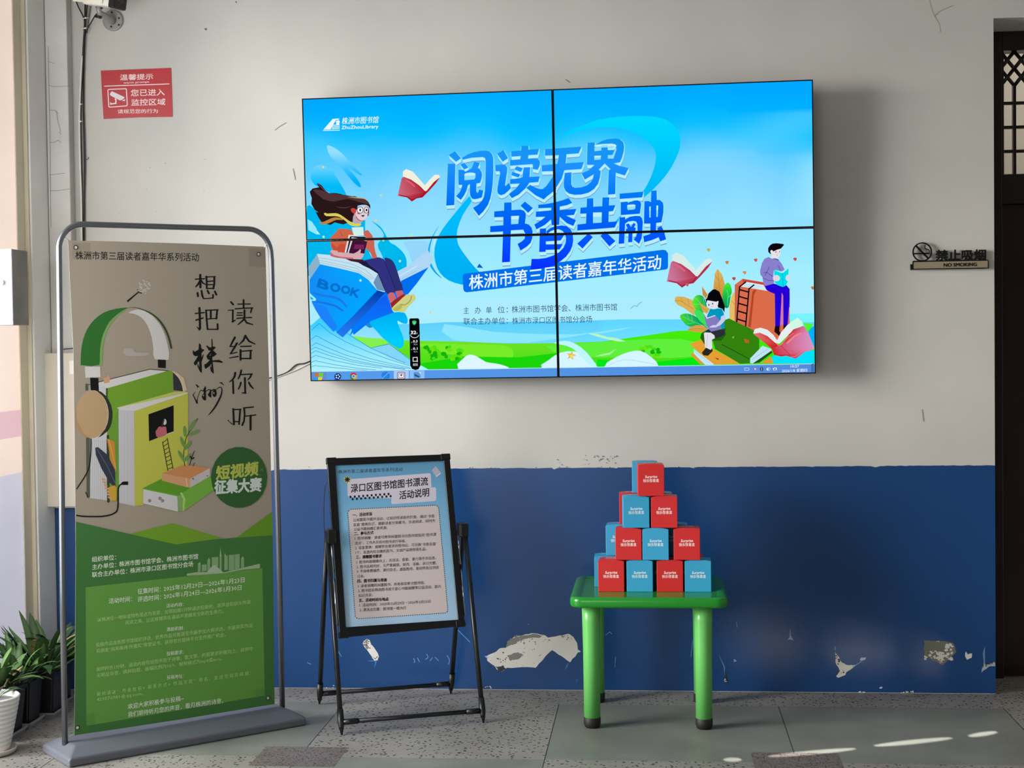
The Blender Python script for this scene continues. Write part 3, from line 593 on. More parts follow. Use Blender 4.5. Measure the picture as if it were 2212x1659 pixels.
tv.poly([(1715,1530),(1850,1400),(2010,1255),(2090,1260),(2150,1245),(2190,1290),(2180,1370),(2060,1480),(1990,1580),(1920,1615),(1850,1590),(1770,1590)], (206, 208, 132), 2); tv.poly([(1740,1545),(1880,1450),(1930,1500),(1860,1570),(1780,1590)], (184, 184, 92), 2); tv.stroke([(2110,1290),(2080,1380),(1980,1460),(1890,1450)], 16, (150, 146, 70), sm=3)
tv.poly([(500,120),(620,0),(660,-60),(900,-40),(960,60),(900,120),(800,400),(790,440),(640,440),(560,390),(505,300)], (206, 100, 72), 1); tv.poly([(1150,0),(1240,-30),(1330,80),(1370,200),(1370,290),(1390,400),(1430,520),(1340,540),(1290,420),(1200,340),(1180,120)], (204, 100, 84), 1); tv.poly([(500,240),(560,260),(620,330),(700,240),(790,260),(780,420),(640,430),(560,390)], (200, 78, 56)); tv.stroke([(690,0),(740,100)], 6, (120, 60, 50))
tv.poly([(920,-80),(1150,-90),(1160,80),(960,80)], (206, 240, 236))
tv.poly([(860,65),(1200,100),(1190,140),(880,110),(810,420),(780,415)], (226, 224, 220)); tv.poly([(890,95),(1195,105),(1180,430),(815,420)], (24, 22, 60)); tv.poly([(920,115),(1220,165),(1215,190),(945,150),(860,430),(835,425)], (222, 214, 208)); tv.poly([(945,145),(1230,200),(1170,440),(870,440)], (66, 18, 52)); tv.poly([(985,255),(1170,265),(1160,355),(960,345)], (118, 36, 88))
tv.poly([(490,400),(520,370),(640,385),(640,410),(800,425),(960,440),(1040,400),(1090,350),(1105,380),(1090,430),(1165,440),(1150,500),(1100,555),(980,550),(800,545),(600,520),(500,490)], (214, 170, 176), 1); tv.poly([(490,400),(500,490),(600,520),(800,545),(960,560),(950,525),(720,505),(560,470)], (190, 106, 112)); tv.poly([(800,545),(1150,560),(1165,600),(1060,620),(900,590)], (64, 26, 36))
tv.crop(660, 390, .09042)
tv.poly([(1150,780),(1230,700),(1500,620),(1545,760),(1490,860),(1400,960),(1320,1010),(1140,1000)], (206, 158, 164)); tv.poly([(1240,650),(1330,600),(1490,600),(1530,760),(1480,870),(1420,940),(1330,960),(1250,900),(1195,800)], (224, 206, 216), 1)
tv.poly([(100,270),(170,190),(330,160),(270,80),(300,60),(380,110),(500,260),(560,300),(720,300),(850,320),(980,385),(1180,375),(1270,410),(1400,420),(1480,480),(1545,590),(1550,680),(1500,610),(1440,580),(1340,580),(1250,600),(1230,680),(1180,760),(1140,860),(1120,1000),(1030,1000),(900,1050),(700,1000),(600,1060),(400,1020),(320,900),(240,750),(310,760),(220,700),(140,560),(150,420)], (40, 22, 24), 1)
tv.poly([(180,230),(330,220),(500,280),(600,310),(850,330),(1180,390),(1450,470),(1520,570),(1300,520),(1000,440),(700,500),(500,470),(380,410)], (78, 52, 54), 2); tv.stroke([(730,620),(850,650),(1000,645),(1080,610)], [3, 16, 14, 3], (96, 70, 74), sm=3); tv.stroke([(1000,390),(1200,410),(1400,430),(1480,490)], [3, 22, 24, 4], (196, 170, 120), sm=3); tv.stroke([(300,70),(400,180),(480,260)], 14, (110, 88, 84))
tv.poly([(1080,690),(1130,655),(1210,690),(1190,780),(1120,770)], (206, 60, 60), 2)
for cx, cy, rx, ry in ((1305, 705, 66, 68), (1455, 705, 44, 66)): tv.ell(cx, cy, rx + 14, ry + 14, (90, 40, 56)); tv.ell(cx, cy, rx, ry, (240, 240, 244)); tv.ell(cx + 2, cy, 20, 32, (10, 10, 14))
tv.ell(1275, 785, 42, 20, (170, 90, 100)); tv.poly([(1330,830),(1410,825),(1405,850),(1370,868),(1340,850)], (30, 20, 26)); tv.stroke([(1395,730),(1400,780)], 9, (120, 80, 96)); tv.stroke([(1500,700),(1510,760),(1490,840)], 20, (20, 16, 26)); tv.stroke([(1210,870),(1280,950),(1400,965)], 9, (70, 30, 40), sm=3)
tv.poly([(440,790),(480,770),(520,790),(720,780),(840,820),(980,920),(1070,980),(1200,1020),(1320,1020),(1310,1080),(1180,1095),(1060,1060),(960,970),(830,880),(700,850),(500,850)], (216, 206, 92), 2); tv.poly([(330,1000),(450,980),(620,900),(740,880),(880,910),(890,945),(740,940),(600,1000),(480,1045),(360,1035)], (190, 130, 62), 2)
# floating red book at the upper left
def redbook(k, c0, c1, pg):
    tv.crop(*k)
    tv.poly([(60,60),(100,30),(180,60),(260,150),(330,230),(380,170),(450,100),(500,100),(520,130),(360,290),(330,300),(60,130)], pg)
    tv.poly([(45,140),(70,125),(160,160),(260,230),(330,300),(350,300),(440,190),(515,130),(470,200),(380,300),(300,380),(230,390),(170,430),(110,380),(-5,360)], lambda x, y: mix(c1, c0, (x - k[0]) / (170 * k[2])))
    tv.stroke([(95,165),(150,195),(200,240)], 22, mix(c0, (255, 160, 180), .5)); tv.stroke([(20,350),(110,370),(170,415),(240,380)], 12, mix(c0, (80, 0, 10), .2)); tv.stroke([(335,305),(300,360),(240,385)], 8, mix(c0, (80, 0, 10), .4))
redbook((860, 360, .1755), (176, 24, 44), (206, 110, 130), (240, 240, 222))
redbook((1441, 540, .1895), (180, 44, 76), (206, 130, 164), (214, 236, 232))
tv.crop()
for x, y in ((698, 361), (823, 422), (812, 476), (888, 510), (828, 519), (930, 675)): tv.ell(x, y, 2.6, 2.6, (220, 214, 150), n=8)
# lettering: the two-line title, raised with pale sides and a soft grey edge
T = []
def ch(k, *polys): T.extend([(k, p) for p in polys])
kA, kB, kC, kD = (950, 290, .11754), (1160, 290, .09946), (1040, 420, .09946), (1230, 400, .09946)
ch(kA, [(165,385),(285,312),(390,445),(300,505)], [(148,540),(288,545),(268,1300),(120,1312)],
 [(412,435),(520,370),(640,325),(760,305),(860,302),(920,320),(965,370),(985,440),(985,700),(975,900),(955,1060),(930,1180),(885,1300),(800,1420),(718,1500),(612,1355),(700,1300),(770,1230),(810,1160),(830,1050),(838,900),(842,700),(845,500),(835,440),(790,418),(700,425),(600,430),(500,450),(420,470)],
 [(380,560),(455,525),(530,610),(450,648)],
 [(340,655),(440,655),(470,690),(540,650),(580,632),(605,575),(632,505),(738,530),(702,615),(740,645),(770,700),(778,760),(765,830),(740,895),(675,905),(672,1040),(690,1080),(710,1060),(725,1015),(800,1035),(775,1160),(700,1185),(640,1195),(590,1180),(560,1120),(552,1040),(555,930),(540,915),(515,950),(490,1040),(450,1120),(388,1205),(302,1140),(370,1060),(410,960),(415,930),(345,930)],
 [(1055,360),(1172,292),(1255,440),(1158,505)],
 [(1020,570),(1140,555),(1200,560),(1240,610),(1240,680),(1220,800),(1200,940),(1215,950),(1275,890),(1310,990),(1250,1050),(1190,1100),(1130,1120),(1080,1100),(1060,1060),(1060,1000),(1085,850),(1110,720),(1100,680),(1025,680)],
 [(1310,315),(1495,300),(1498,215),(1630,212),(1632,285),(1825,270),(1795,375),(1628,385),(1622,450),(1740,440),(1800,450),(1840,490),(1845,540),(1830,590),(1800,655),(1705,635),(1715,580),(1700,550),(1480,565),(1290,580),(1292,475),(1480,460),(1490,400),(1315,412)],
 [(1415,588),(1530,625),(1490,692),(1368,645)], [(1335,690),(1480,738),(1450,795),(1312,750)],
 [(1545,610),(1662,605),(1650,785),(1840,775),(1810,878),(1650,890),(1580,990),(1450,1110),(1325,1175),(1270,1100),(1400,1000),(1470,905),(1290,915),(1295,828),(1450,810),(1520,790),(1530,700)],
 [(1590,985),(1660,930),(1780,990),(1850,1010),(1890,1008),(1950,960),(2130,760),(2140,1010),(1905,1195),(1760,1120)])
ch(kB, [(175,325),(970,270),(905,415),(640,435),(625,632),(1020,605),(965,755),(595,782),(540,960),(430,1140),(150,1415),(-20,1330),(-20,1165),(60,1190),(120,1195),(200,1130),(360,900),(400,800),(105,808),(105,675),(350,655),(440,645),(478,455),(172,465)],
 [(1095,185),(1255,178),(1258,240),(1400,150),(1540,108),(1700,92),(1800,110),(1870,170),(1895,260),(1885,360),(1850,500),(1800,610),(1670,635),(1800,690),(1990,735),(1910,895),(1710,835),(1700,1300),(1540,1312),(1558,780),(1600,760),(1470,635),(1340,770),(1385,800),(1370,920),(1330,1070),(1240,1190),(1120,1270),(960,1310),(820,1315),(700,1290),(620,1230),(585,1150),(580,1060),(605,840),(750,825),(745,1080),(770,1140),(830,1165),(960,1155),(1090,1110),(1170,1040),(1215,960),(1235,870),(1040,985),(970,850),(1120,785),(1250,665),(1085,665)])
ch(kC, [(495,178),(655,172),(655,340),(850,330),(920,350),(965,410),(965,480),(945,630),(1030,655),(1090,720),(1112,800),(1105,950),(1070,1050),(990,1130),(850,1220),(785,1075),(880,1020),(940,960),(950,850),(910,765),(640,780),(620,1465),(448,1475),(470,805),(190,820),(192,690),(475,670),(478,490),(275,495),(280,370),(492,352)],
 [(945,155),(1120,295),(1015,400),(850,245)],
 [(1235,225),(1400,210),(1600,170),(1780,120),(1895,75),(1975,185),(1850,235),(1700,265),(1700,340),(2065,315),(2010,445),(1840,460),(2055,560),(1995,685),(1850,620),(1700,485),(1690,660),(1525,670),(1515,540),(1380,660),(1195,760),(1150,655),(1300,560),(1390,485),(1180,490),(1185,375),(1515,345),(1520,290),(1235,300)],
 [(1270,745),(1405,735),(1405,890),(1800,880),(1720,1000),(1400,1020),(1400,1085),(1770,1080),(1700,1195),(1395,1205),(1395,1245),(1255,1250)],
 [(1410,800),(1500,730),(1600,690),(1750,675),(1860,690),(1940,760),(1985,860),(1995,1000),(1975,1120),(1930,1230),(1840,1350),(1720,1450),(1580,1540),(1400,1590),(1200,1620),(1070,1625),(1090,1400),(1240,1400),(1400,1380),(1550,1330),(1680,1260),(1780,1160),(1830,1050),(1840,950),(1810,850),(1760,790),(1680,755),(1600,760),(1500,800),(1420,870)])
ch(kD, [(380,290),(520,285),(522,468),(712,458),(718,270),(868,265),(860,440),(1000,435),(950,560),(855,575),(850,800),(1050,785),(985,920),(172,985),(175,855),(360,835),(370,615),(235,620),(240,490),(375,478)],
 [(410,1035),(510,1130),(285,1375),(170,1270),(360,1100)], [(770,995),(1000,1215),(870,1330),(675,1105)],
 [(1090,185),(1610,140),(1580,265),(1090,300)], [(1115,370),(1260,355),(1275,385),(1400,335),(1480,328),(1540,355),(1560,410),(1530,620),(1115,650)],
 [(1090,705),(1210,690),(1215,750),(1300,690),(1420,668),(1530,668),(1580,720),(1595,800),(1580,1050),(1570,1150),(1515,1275),(1395,1180),(1450,1110),(1480,1000),(1478,850),(1450,790),(1380,775),(1280,790),(1210,835),(1190,1265),(1070,1275)],
 [(1225,855),(1290,830),(1340,910),(1395,815),(1440,845),(1405,920),(1440,920),(1430,1040),(1370,1050),(1365,1235),(1275,1240),(1285,1050),(1225,1040),(1230,950),(1265,940)],
 [(1630,350),(1720,345),(1770,370),(1778,125),(1895,115),(1900,320),(1970,325),(2030,380),(2045,450),(2040,600),(2000,805),(1885,820),(1880,990),(1920,985),(1910,930),(2000,890),(2060,1010),(2100,1180),(1970,1220),(1940,1130),(1800,1190),(1625,1240),(1605,1110),(1755,1060),(1760,835),(1620,835)])
H = [(kA, [(452,845),(456,770),(480,730),(540,708),(600,705),(640,730),(660,760),(655,800),(635,830),(560,838)]), (kB, [(1245,300),(1300,260),(1400,230),(1500,215),(1620,205),(1700,240),(1730,330),(1690,440),(1660,530),(1540,530),(1540,455),(1640,450),(1690,340),(1540,345),(1530,285),(1400,290),(1395,355),(1250,370)]), (kB, [(1245,475),(1392,465),(1380,550),(1245,560)]), (kC, [(645,475),(820,465),(800,640),(645,650)]), (kD, [(515,600),(705,590),(700,815),(512,825)]), (kD, [(1250,480),(1280,435),(1400,418),(1435,450),(1430,510),(1400,530),(1270,540)]), (kD, [(1735,480),(1765,460),(1765,705),(1735,700)]), (kD, [(1890,440),(1930,450),(1920,690),(1888,690)])]
def pxs(k, p): return [(k[0] + a * k[2], k[1] + b_ * k[2]) for a, b_ in p]
tv.crop()
for off, col in (((1.5, 9.5), (116, 168, 206)), ((1.2, 7.2), (186, 238, 252)), ((1.0, 4.8), (186, 238, 252)), ((.6, 2.4), (186, 238, 252)), ((-1.1, 1.4), (150, 232, 255)), ((1.6, .4), (160, 234, 255))):
    tv.up()
    for k, p in T: tv.poly([(a + off[0], b_ + off[1]) for a, b_ in pxs(k, p)], col, keep=True)
TC = lambda x, y: stops(y, [(300, (16, 150, 236)), (360, (30, 146, 255)), (430, (0, 118, 246)), (480, (0, 96, 244)), (530, (0, 80, 255)), (580, (10, 44, 255))])
tv.up()
# speech-banner behind the second line
tv.crop()
tv.poly([(1030,578),(1035.6,569.4),(1044,579)], (10, 96, 200)); tv.poly(smooth([(1001,592)], 1) if False else [(999.5,597),(1001,592.5),(1005,591),(1432,539.5),(1438,540.5),(1443,547),(1443,577),(1441,581),(1436,582.5),(1008,631.5),(1003,629.5),(1001,625)], (0, 112, 236))
tv.up()
for k, p in T: tv.poly(pxs(k, p), TC, keep=True)
tv.up()
for k, p in H:
    q_ = pxs(k, p); tv.poly(q_, (140, 222, 252), keep=True)
tv.up()
for k, p in H:
    q_ = pxs(k, p); my = min(c[1] for c in q_); My = max(c[1] for c in q_); tv.poly([(a, my + (b_ - my) * .42) for a, b_ in q_], (190, 240, 252), keep=True)
tv.text('株洲市第三届读者嘉年华活动', (1013.5, 626), (1428, 581), 34, (232, 250, 255), .012)
NV = (36, 74, 118)
tv.text('主', (1001.5, 678), (1013, 678), 16, NV); tv.text('办', (1026, 677.5), (1039, 677.5), 16, NV); tv.text('单', (1050, 677), (1062.5, 677), 16, NV); tv.text('位：', (1075, 676.5), (1097, 676), 16, NV)
tv.text('株洲市图书馆学会、株洲市图书馆', (1105.5, 676), (1333, 670.5), 16.6, NV); tv.text('联合主办单位：', (1001.5, 701.5), (1097, 700), 16, NV); tv.text('株洲市渌口区图书馆分会场', (1106.5, 700.5), (1279, 696.5), 16, NV)
# library logo, upper left
tv.crop(640, 160, .2592); WL = (232, 248, 255)
tv.poly([(228,462),(300,380),(365,372),(330,385),(290,455),(285,462)], WL); tv.poly([(300,375),(352,370),(356,382),(306,386)], WL); tv.poly([(330,392),(358,385),(365,400),(355,425),(335,420)], WL)
for y in (428, 442, 455): tv.stroke([(300, y), (360, y - 4)], 7, WL)
tv.stroke([(225,470),(362,468)], 6, WL)
tv.text('株洲市图书馆', (378, 420), (682, 408), 62, WL, .01, shear=.15); tv.text('ZhuZhouLibrary', (378, 462), (684, 454), 40, WL, .02)
# right: leaves, books and the two readers
LV, LD = (222, 178, 86), (170, 120, 40)
tv.crop(1440, 510, .09042)
tv.poly([(1210,780),(1320,910),(1390,1140),(1380,1400),(1300,1560),(1110,1340),(1130,1100),(1160,870)], lambda x, y: mix((224, 186, 96), (206, 140, 58), (y - 580) / 60)); tv.stroke([(1225,800),(1250,1100),(1270,1400)], 9, LD); tv.stroke([(1150,920),(1240,1060)], 8, LD); tv.stroke([(1340,990),(1280,1110)], 8, LD); tv.stroke([(1170,1220),(1260,1340)], 8, LD)
tv.poly([(845,1200),(980,1400),(940,1500),(860,1400)], (206, 140, 60))
tv.poly([(1470,1110),(1530,1180),(1560,1320),(1530,1440),(1480,1700),(1380,1700),(1330,1540),(1350,1280),(1400,1160)], lambda x, y: mix((60, 232, 50), (0, 150, 90), (y - 615) / 45), 2); tv.stroke([(1440,1290),(1470,1400),(1450,1660)], 10, (90, 246, 180)); tv.stroke([(1560,1380),(1460,1480)], 8, (110, 250, 200))
tv.poly([(1610,1330),(1640,1400),(1640,2140),(1500,2000),(1500,1640),(1560,1420)], (232, 190, 100)); tv.stroke([(1560,1540),(1620,1640)], 8, LD)
tv.poly([(200,1480),(240,1440),(420,1450),(620,1530),(700,1760),(660,1900),(420,1720),(260,1640),(195,1560)], (220, 176, 88), 1); tv.stroke([(200,1540),(330,1545),(480,1640),(640,1740)], 9, LD); tv.stroke([(330,1450),(390,1580)], 7, LD); tv.stroke([(500,1490),(540,1640)], 7, LD)
tv.poly([(620,1560),(680,1440),(780,1405),(870,1440),(920,1540),(960,1700),(880,1820),(760,1820),(640,1680)], lambda x, y: mix((96, 236, 20), (0, 158, 96), (x - 1498) / 22), 2); tv.stroke([(690,1480),(820,1620),(900,1760)], 8, (120, 250, 140)); tv.stroke([(870,1470),(905,1640)], 8, (90, 240, 190)); tv.stroke([(640,1630),(790,1620)], 8, (120, 250, 120))
tv.crop(1440, 640, .09042)
tv.poly([(660,340),(760,330),(880,400),(920,520),(960,700),(880,760),(760,560),(680,440)], (60, 226, 90), 2); tv.poly([(790,160),(1030,300),(960,420),(860,360)], (216, 168, 80)); tv.stroke([(800,230),(980,380)], 8, LD)
tv.poly([(320,500),(360,430),(480,410),(600,440),(720,500),(800,600),(940,720),(960,790),(540,720),(420,640)], lambda x, y: mix((70, 220, 30), (0, 156, 104), (x - 1472) / 26), 2); tv.stroke([(400,490),(600,590),(800,670),(940,720)], 9, (90, 240, 160)); tv.stroke([(490,420),(530,540)], 7, (90, 240, 180)); tv.stroke([(600,440),(610,600)], 7, (90, 240, 180)); tv.stroke([(480,660),(660,630)], 7, (90, 240, 160))
tv.poly([(490,810),(560,740),(700,690),(860,690),(980,780),(860,860),(640,850)], (214, 160, 76), 1); tv.stroke([(520,800),(700,770),(900,790)], 8, LD)
# tall orange book with ladder
tv.crop(1580, 510, .09042)
tv.poly([(265,1020),(750,1100),(1000,1200),(1380,1280),(1390,2100),(1150,2480),(900,2480),(80,2180),(80,1160)], (218, 108, 76)); tv.poly([(265,1020),(760,1110),(770,1170),(340,1090),(270,1110)], (206, 66, 58)); tv.poly([(200,1200),(340,1090),(760,1165),(860,1310),(560,1260)], (210, 234, 246)); tv.stroke([(330,1140),(700,1210)], 7, (160, 190, 206)); tv.stroke([(300,1180),(640,1250)], 7, (160, 190, 206))
tv.poly([(80,1160),(190,1185),(150,2160),(75,2140)], (204, 100, 74)); tv.poly([(500,1330),(540,1280),(600,1280),(540,1400),(460,2180),(400,2160)], (178, 70, 36)); tv.poly([(1150,2000),(1180,2000),(1170,2400),(1150,2400)], (196, 86, 54))
tv.stroke([(350,1090),(195,1210),(115,2170)], 32, (14, 8, 10), cap=False); tv.stroke([(545,1160),(420,1260),(330,2240)], 32, (14, 8, 10), cap=False)
for t in (.07, .24, .41, .6, .8): tv.stroke([(195 - 80 * t, 1210 + 960 * t), (415 - 85 * t, 1270 + 970 * t)], 34, (14, 8, 10), cap=False)
# the reader in purple
tv.poly([(790,1180),(1000,1130),(1200,1190),(1310,1170),(1385,1260),(1380,1640),(1340,2140),(1240,2140),(1235,1420),(1205,1350),(1190,1600),(1160,2160),(1045,2160),(1035,1380),(930,1340),(830,1280)], (34, 0, 212)); tv.stroke([(1385,1260),(1388,1700)], 10, (20, 24, 50))
tv.poly([(1200,1360),(1235,1420),(1240,2100),(1160,2140),(1190,1600)], (214, 120, 160))
tv.poly([(1045,2140),(1150,2150),(1145,2260),(1190,2350),(1160,2400),(1020,2280)], (26, 8, 10)); tv.poly([(1240,2130),(1335,2120),(1340,2240),(1400,2330),(1390,2380),(1235,2260)], (26, 8, 10))
tv.poly([(960,440),(940,500),(980,550),(1080,540),(1120,500),(1060,430)], (228, 222, 230)); tv.poly([(960,300),(1180,290),(1165,450),(1120,510),(1020,500),(930,390)], (232, 226, 230), 1)
tv.poly([(940,440),(880,380),(875,290),(920,220),(980,180),(1080,170),(1240,190),(1255,215),(1180,300),(1080,330),(1000,370),(980,340),(935,350)], (8, 8, 10)); tv.ell(960, 370, 32, 36, (234, 226, 230)); tv.ell(1062, 380, 10, 18, (30, 26, 36)); tv.ell(1148, 372, 8, 16, (60, 56, 66)); tv.stroke([(1070,455),(1100,450)], 8, (120, 110, 130)); tv.stroke([(1105,390),(1110,420)], 6, (160, 150, 165))
tv.poly([(890,500),(960,540),(1060,540),(1110,550),(1200,660),(1270,800),(1200,850),(1010,830),(1000,960),(1020,1090),(1000,1140),(810,1190),(760,1120),(740,980),(690,920),(685,820),(730,640),(790,540)], (136, 128, 204), 1)
for L in ([(895,730),(870,810),(800,940)], [(770,880),(830,860),(980,960)], [(760,1000),(880,1060),(990,1060)], [(1120,700),(1160,810)]): tv.stroke(L, 14, (84, 70, 160))
tv.stroke([(1000,545),(1060,545),(1120,575)], 16, (40, 36, 60))
tv.poly([(1020,820),(1060,800),(1210,850),(1350,770),(1365,790),(1350,1080),(1290,1190),(1220,1215),(1100,1170),(1030,1100)], (0, 224, 236)); tv.poly([(1030,815),(1205,855),(1360,775),(1215,885)], (214, 246, 250)); tv.stroke([(1215,880),(1235,1190)], 14, (0, 170, 190)); tv.ell(1075, 1005, 86, 74, (222, 216, 228)); tv.ell(1345, 1000, 50, 72, (222, 216, 228))
# flying leaves
tv.crop()
for x, y, c in ((1530,540,(190,180,90)), (1570,567,(206,120,80)), (1608,589,(210,140,80)), (1585,602,(190,70,80)), (1632,562,(206,80,80)), (1717,560,(206,76,66)), (1484,615,(200,90,90)), (1755,622,(190,120,80)), (1735,690,(190,90,60)), (1748,770,(200,130,50))): tv.poly([(x-4.2,y-1.5),(x-1,y-3.6),(x+4.2,y-3),(x+3.4,y+2.2),(x,y+4)], c)
# green and orange books, the girl reader
tv.crop(1440, 640, .09042)
tv.poly([(550,1140),(800,1040),(1000,1000),(1100,1250),(1760,1610),(900,1640),(840,1400)], (228, 160, 52)); tv.poly([(650,1260),(1140,1630),(930,1640),(650,1390)], (196, 232, 252)); tv.poly([(560,1390),(630,1350),(900,1620),(800,1620)], (214, 160, 56)); tv.stroke([(680,1320),(1040,1600)], 8, (150, 190, 226))
tv.poly([(800,990),(840,870),(960,800),(1300,600),(1490,530),(2060,800),(2212,980),(2212,1300),(1990,1480),(1990,1600),(1750,1610),(1160,1260),(1100,1060),(900,1140)], (52, 130, 14)); tv.poly([(1100,1060),(1300,1060),(1420,920),(1400,830),(1420,760),(900,860),(820,900),(810,1000),(900,1140)], (30, 96, 8)); tv.poly([(1150,1110),(1330,1150),(1980,1500),(1990,1600),(1760,1600),(1150,1250)], (52, 128, 24)); tv.stroke([(1320,1150),(1980,1500)], 16, (14, 76, 8))
tv.poly([(2000,1480),(2290,1180),(2500,1260),(2500,1300),(2050,1610),(1995,1590)], (190, 228, 246)); tv.stroke([(2040,1510),(2420,1260)], 8, (140, 180, 206)); tv.poly([(2050,1610),(2500,1300),(2530,1340),(2220,1580)], (34, 80, 20)); tv.poly([(2240,1600),(2480,1440),(2520,1500),(2540,1600)], (226, 154, 50))
tv.poly([(1560,985),(1610,940),(1600,1010)], (140, 200, 70)); tv.poly([(1840,1020),(1960,1040),(1970,1110),(1880,1110)], (200, 90, 40)); tv.poly([(1150,1470),(1240,1480),(1240,1530)], (130, 80, 20))
tv.poly([(890,880),(960,840),(1060,860),(1140,920),(1150,1000),(1080,1040),(1090,1240),(1050,1290),(920,1230)], (224, 224, 236), 1); tv.stroke([(980,900),(960,1200)], 8, (170, 170, 190))
tv.poly([(940,1225),(1050,1280),(1090,1240),(1100,1310),(990,1420),(880,1410),(840,1350)], (38, 38, 34), 1); tv.poly([(900,860),(1000,790),(1080,840),(1390,790),(1385,920),(1180,1010),(1150,940),(1060,870)], (42, 46, 58))
tv.poly([(1040,300),(1200,290),(1320,300),(1370,420),(1390,760),(1080,830),(960,480)], (0, 150, 190), 1)
tv.poly([(960,60),(1000,-70),(1100,-160),(1160,-170),(1260,-110),(1330,60),(1390,240),(1380,390),(1330,300),(1230,270),(1210,180),(1220,90),(1000,100),(940,160),(930,60)], (8, 6, 10)); tv.poly([(960,100),(1220,90),(1240,110),(1230,190),(1190,300),(1100,310),(1000,260),(960,190)], (226, 226, 238), 1); tv.ell(1010, 205, 14, 24, (40, 40, 60)); tv.ell(1098, 178, 14, 20, (30, 30, 44)); tv.stroke([(1060,245),(1110,240)], 8, (150, 140, 170)); tv.poly([(940,60),(1240,40),(1240,110),(1180,130),(1000,100)], (8, 6, 10))
tv.poly([(880,380),(960,530),(1165,460),(1270,580),(1310,780),(1060,845),(950,700)], (132, 122, 190)); tv.stroke([(890,390),(965,525),(1160,458)], 22, (226, 226, 240), cap=False)
tv.poly([(1300,480),(1390,440),(1410,560),(1300,680),(1180,740),(1040,750),(1020,735),(1100,690),(1180,690),(1290,560)], (206, 204, 236), 1)
# open red book, lower right
tv.crop(1580, 640, .09042)
tv.poly([(1390,420),(1980,405),(1980,620),(1400,620)], (120, 244, 255)); tv.poly([(1700,630),(1960,660),(1820,830)], (80, 244, 50)); tv.poly([(1980,700),(1980,1220),(1830,860),(1900,760)], (0, 176, 255)); tv.poly([(960,1430),(1980,1290),(1980,1600),(1000,1600)], (0, 226, 255), 0)
tv.poly([(520,880),(560,780),(700,750),(860,800),(1000,920),(1090,1050),(1180,870),(1330,690),(1580,510),(1700,620),(1720,710),(1500,780),(1150,1130),(1080,1120)], (230, 238, 238)); tv.poly([(1400,620),(1580,510),(1700,620),(1720,710),(1560,740),(1400,800)], (204, 250, 226))
tv.poly([(520,895),(680,870),(860,950),(1100,1160),(1180,1150),(1480,790),(1720,705),(1830,860),(1985,1260),(1760,1330),(1530,1490),(1310,1420),(1180,1440),(1020,1400),(960,1250),(860,1170)], lambda x, y: mix(mix((226, 120, 112), (206, 34, 38), (x - 1632) / 36), (216, 150, 200), (x - 1712) / 36)); tv.stroke([(1340,1110),(1500,960),(1660,880)], 46, (240, 130, 140)); tv.stroke([(1080,1130),(1120,1180),(1190,1160),(1330,990),(1480,880)], 16, (250, 120, 120)); tv.stroke([(1390,1450),(1530,1440),(1700,1310),(1960,1260)], 14, (236, 120, 170)); tv.stroke([(1180,1170),(1390,1400)], 10, (180, 26, 34))
# taskbar, system tray, widget
tv.crop()
QT = np.array([(668, 802), (1762, 785), (1764, 812), (668, 832)], float)
tv.poly(QT, lambda x, y: mix((86, 156, 236), (128, 184, 255), (x - 668) / 300) if x < 1300 else mix((110, 174, 250), (84, 140, 220), (x - 1400) / 350))
tv.poly([(668,802),(1762,785),(1762,786.4),(668,803.4)], (190, 226, 250)); tv.poly([(672,804),(705,803.4),(706,823.5),(672,824)], (96, 142, 206))
tv.crop(660, 650, .12658)
for p, c in ([(160,1240),(225,1225),(225,1290),(165,1300)], (206, 110, 60)), ([(230,1225),(310,1230),(295,1295),(232,1290)], (120, 206, 40)), ([(125,1300),(215,1300),(205,1370),(130,1370)], (40, 160, 226)), ([(222,1298),(295,1300),(270,1370),(215,1370)], (226, 214, 60)): tv.poly(p, c)
tv.ell(553, 1290, 58, 58, (10, 40, 100)); tv.poly([(505,1320),(495,1350),(545,1345)], (20, 80, 190))
for k in range(5): tv.ell(553 + 30 * math.cos(k * 1.257), 1290 + 30 * math.sin(k * 1.257), 13, 13, (196, 226, 255), n=8)
tv.ell(822, 1285, 64, 64, (196, 166, 60)); tv.poly([(822,1285)] + [(822 + 64 * math.cos(a), 1285 + 64 * math.sin(a)) for a in np.linspace(-2.7, -.45, 12)], (190, 60, 56)); tv.poly([(822,1285)] + [(822 + 64 * math.cos(a), 1285 + 64 * math.sin(a)) for a in np.linspace(1.6, 3.6, 12)], (60, 136, 90)); tv.ell(824, 1285, 30, 30, (226, 234, 246)); tv.ell(824, 1285, 21, 21, (60, 120, 220))
tv.text('e', (1305, 1335), (1432, 1333), 215, (40, 130, 226), .06); tv.stroke([(1310,1320),(1370,1270),(1430,1215)], 10, (120, 190, 250))
tv.poly([(1510,1195),(1765,1190),(1765,1350),(1510,1355)], (170, 206, 250)); tv.poly([(1780,1190),(2032,1186),(2032,1345),(1780,1350)], (140, 192, 250)); tv.poly(rrect(1565, 1212, 1705, 1335, 26, 4), (110, 96, 140)); tv.poly(rrect(1577, 1224, 1693, 1323, 20, 4), (242, 240, 250)); tv.stroke(rrect(1592, 1240, 1680, 1308, 12, 3), 9, (90, 84, 120), closed=True); tv.text('+', (1618, 1293), (1654, 1292), 60, (30, 30, 50), .06)
tv.poly([(1845,1215),(1960,1210),(1965,1310),(1850,1320)], (90, 150, 214)); tv.poly([(1860,1240),(1950,1290),(1940,1310),(1865,1280)], (40, 80, 130)); tv.poly([(1930,1215),(1972,1212),(1970,1255)], (190, 230, 250))
tv.poly([(1772,318),(1790,298),(1925,296),(1945,320),(1965,1100),(1930,1165),(1880,1180),(1820,1160),(1788,1100)], (6, 7, 8)); tv.ell(1862, 550, 92, 88, (6, 7, 8))
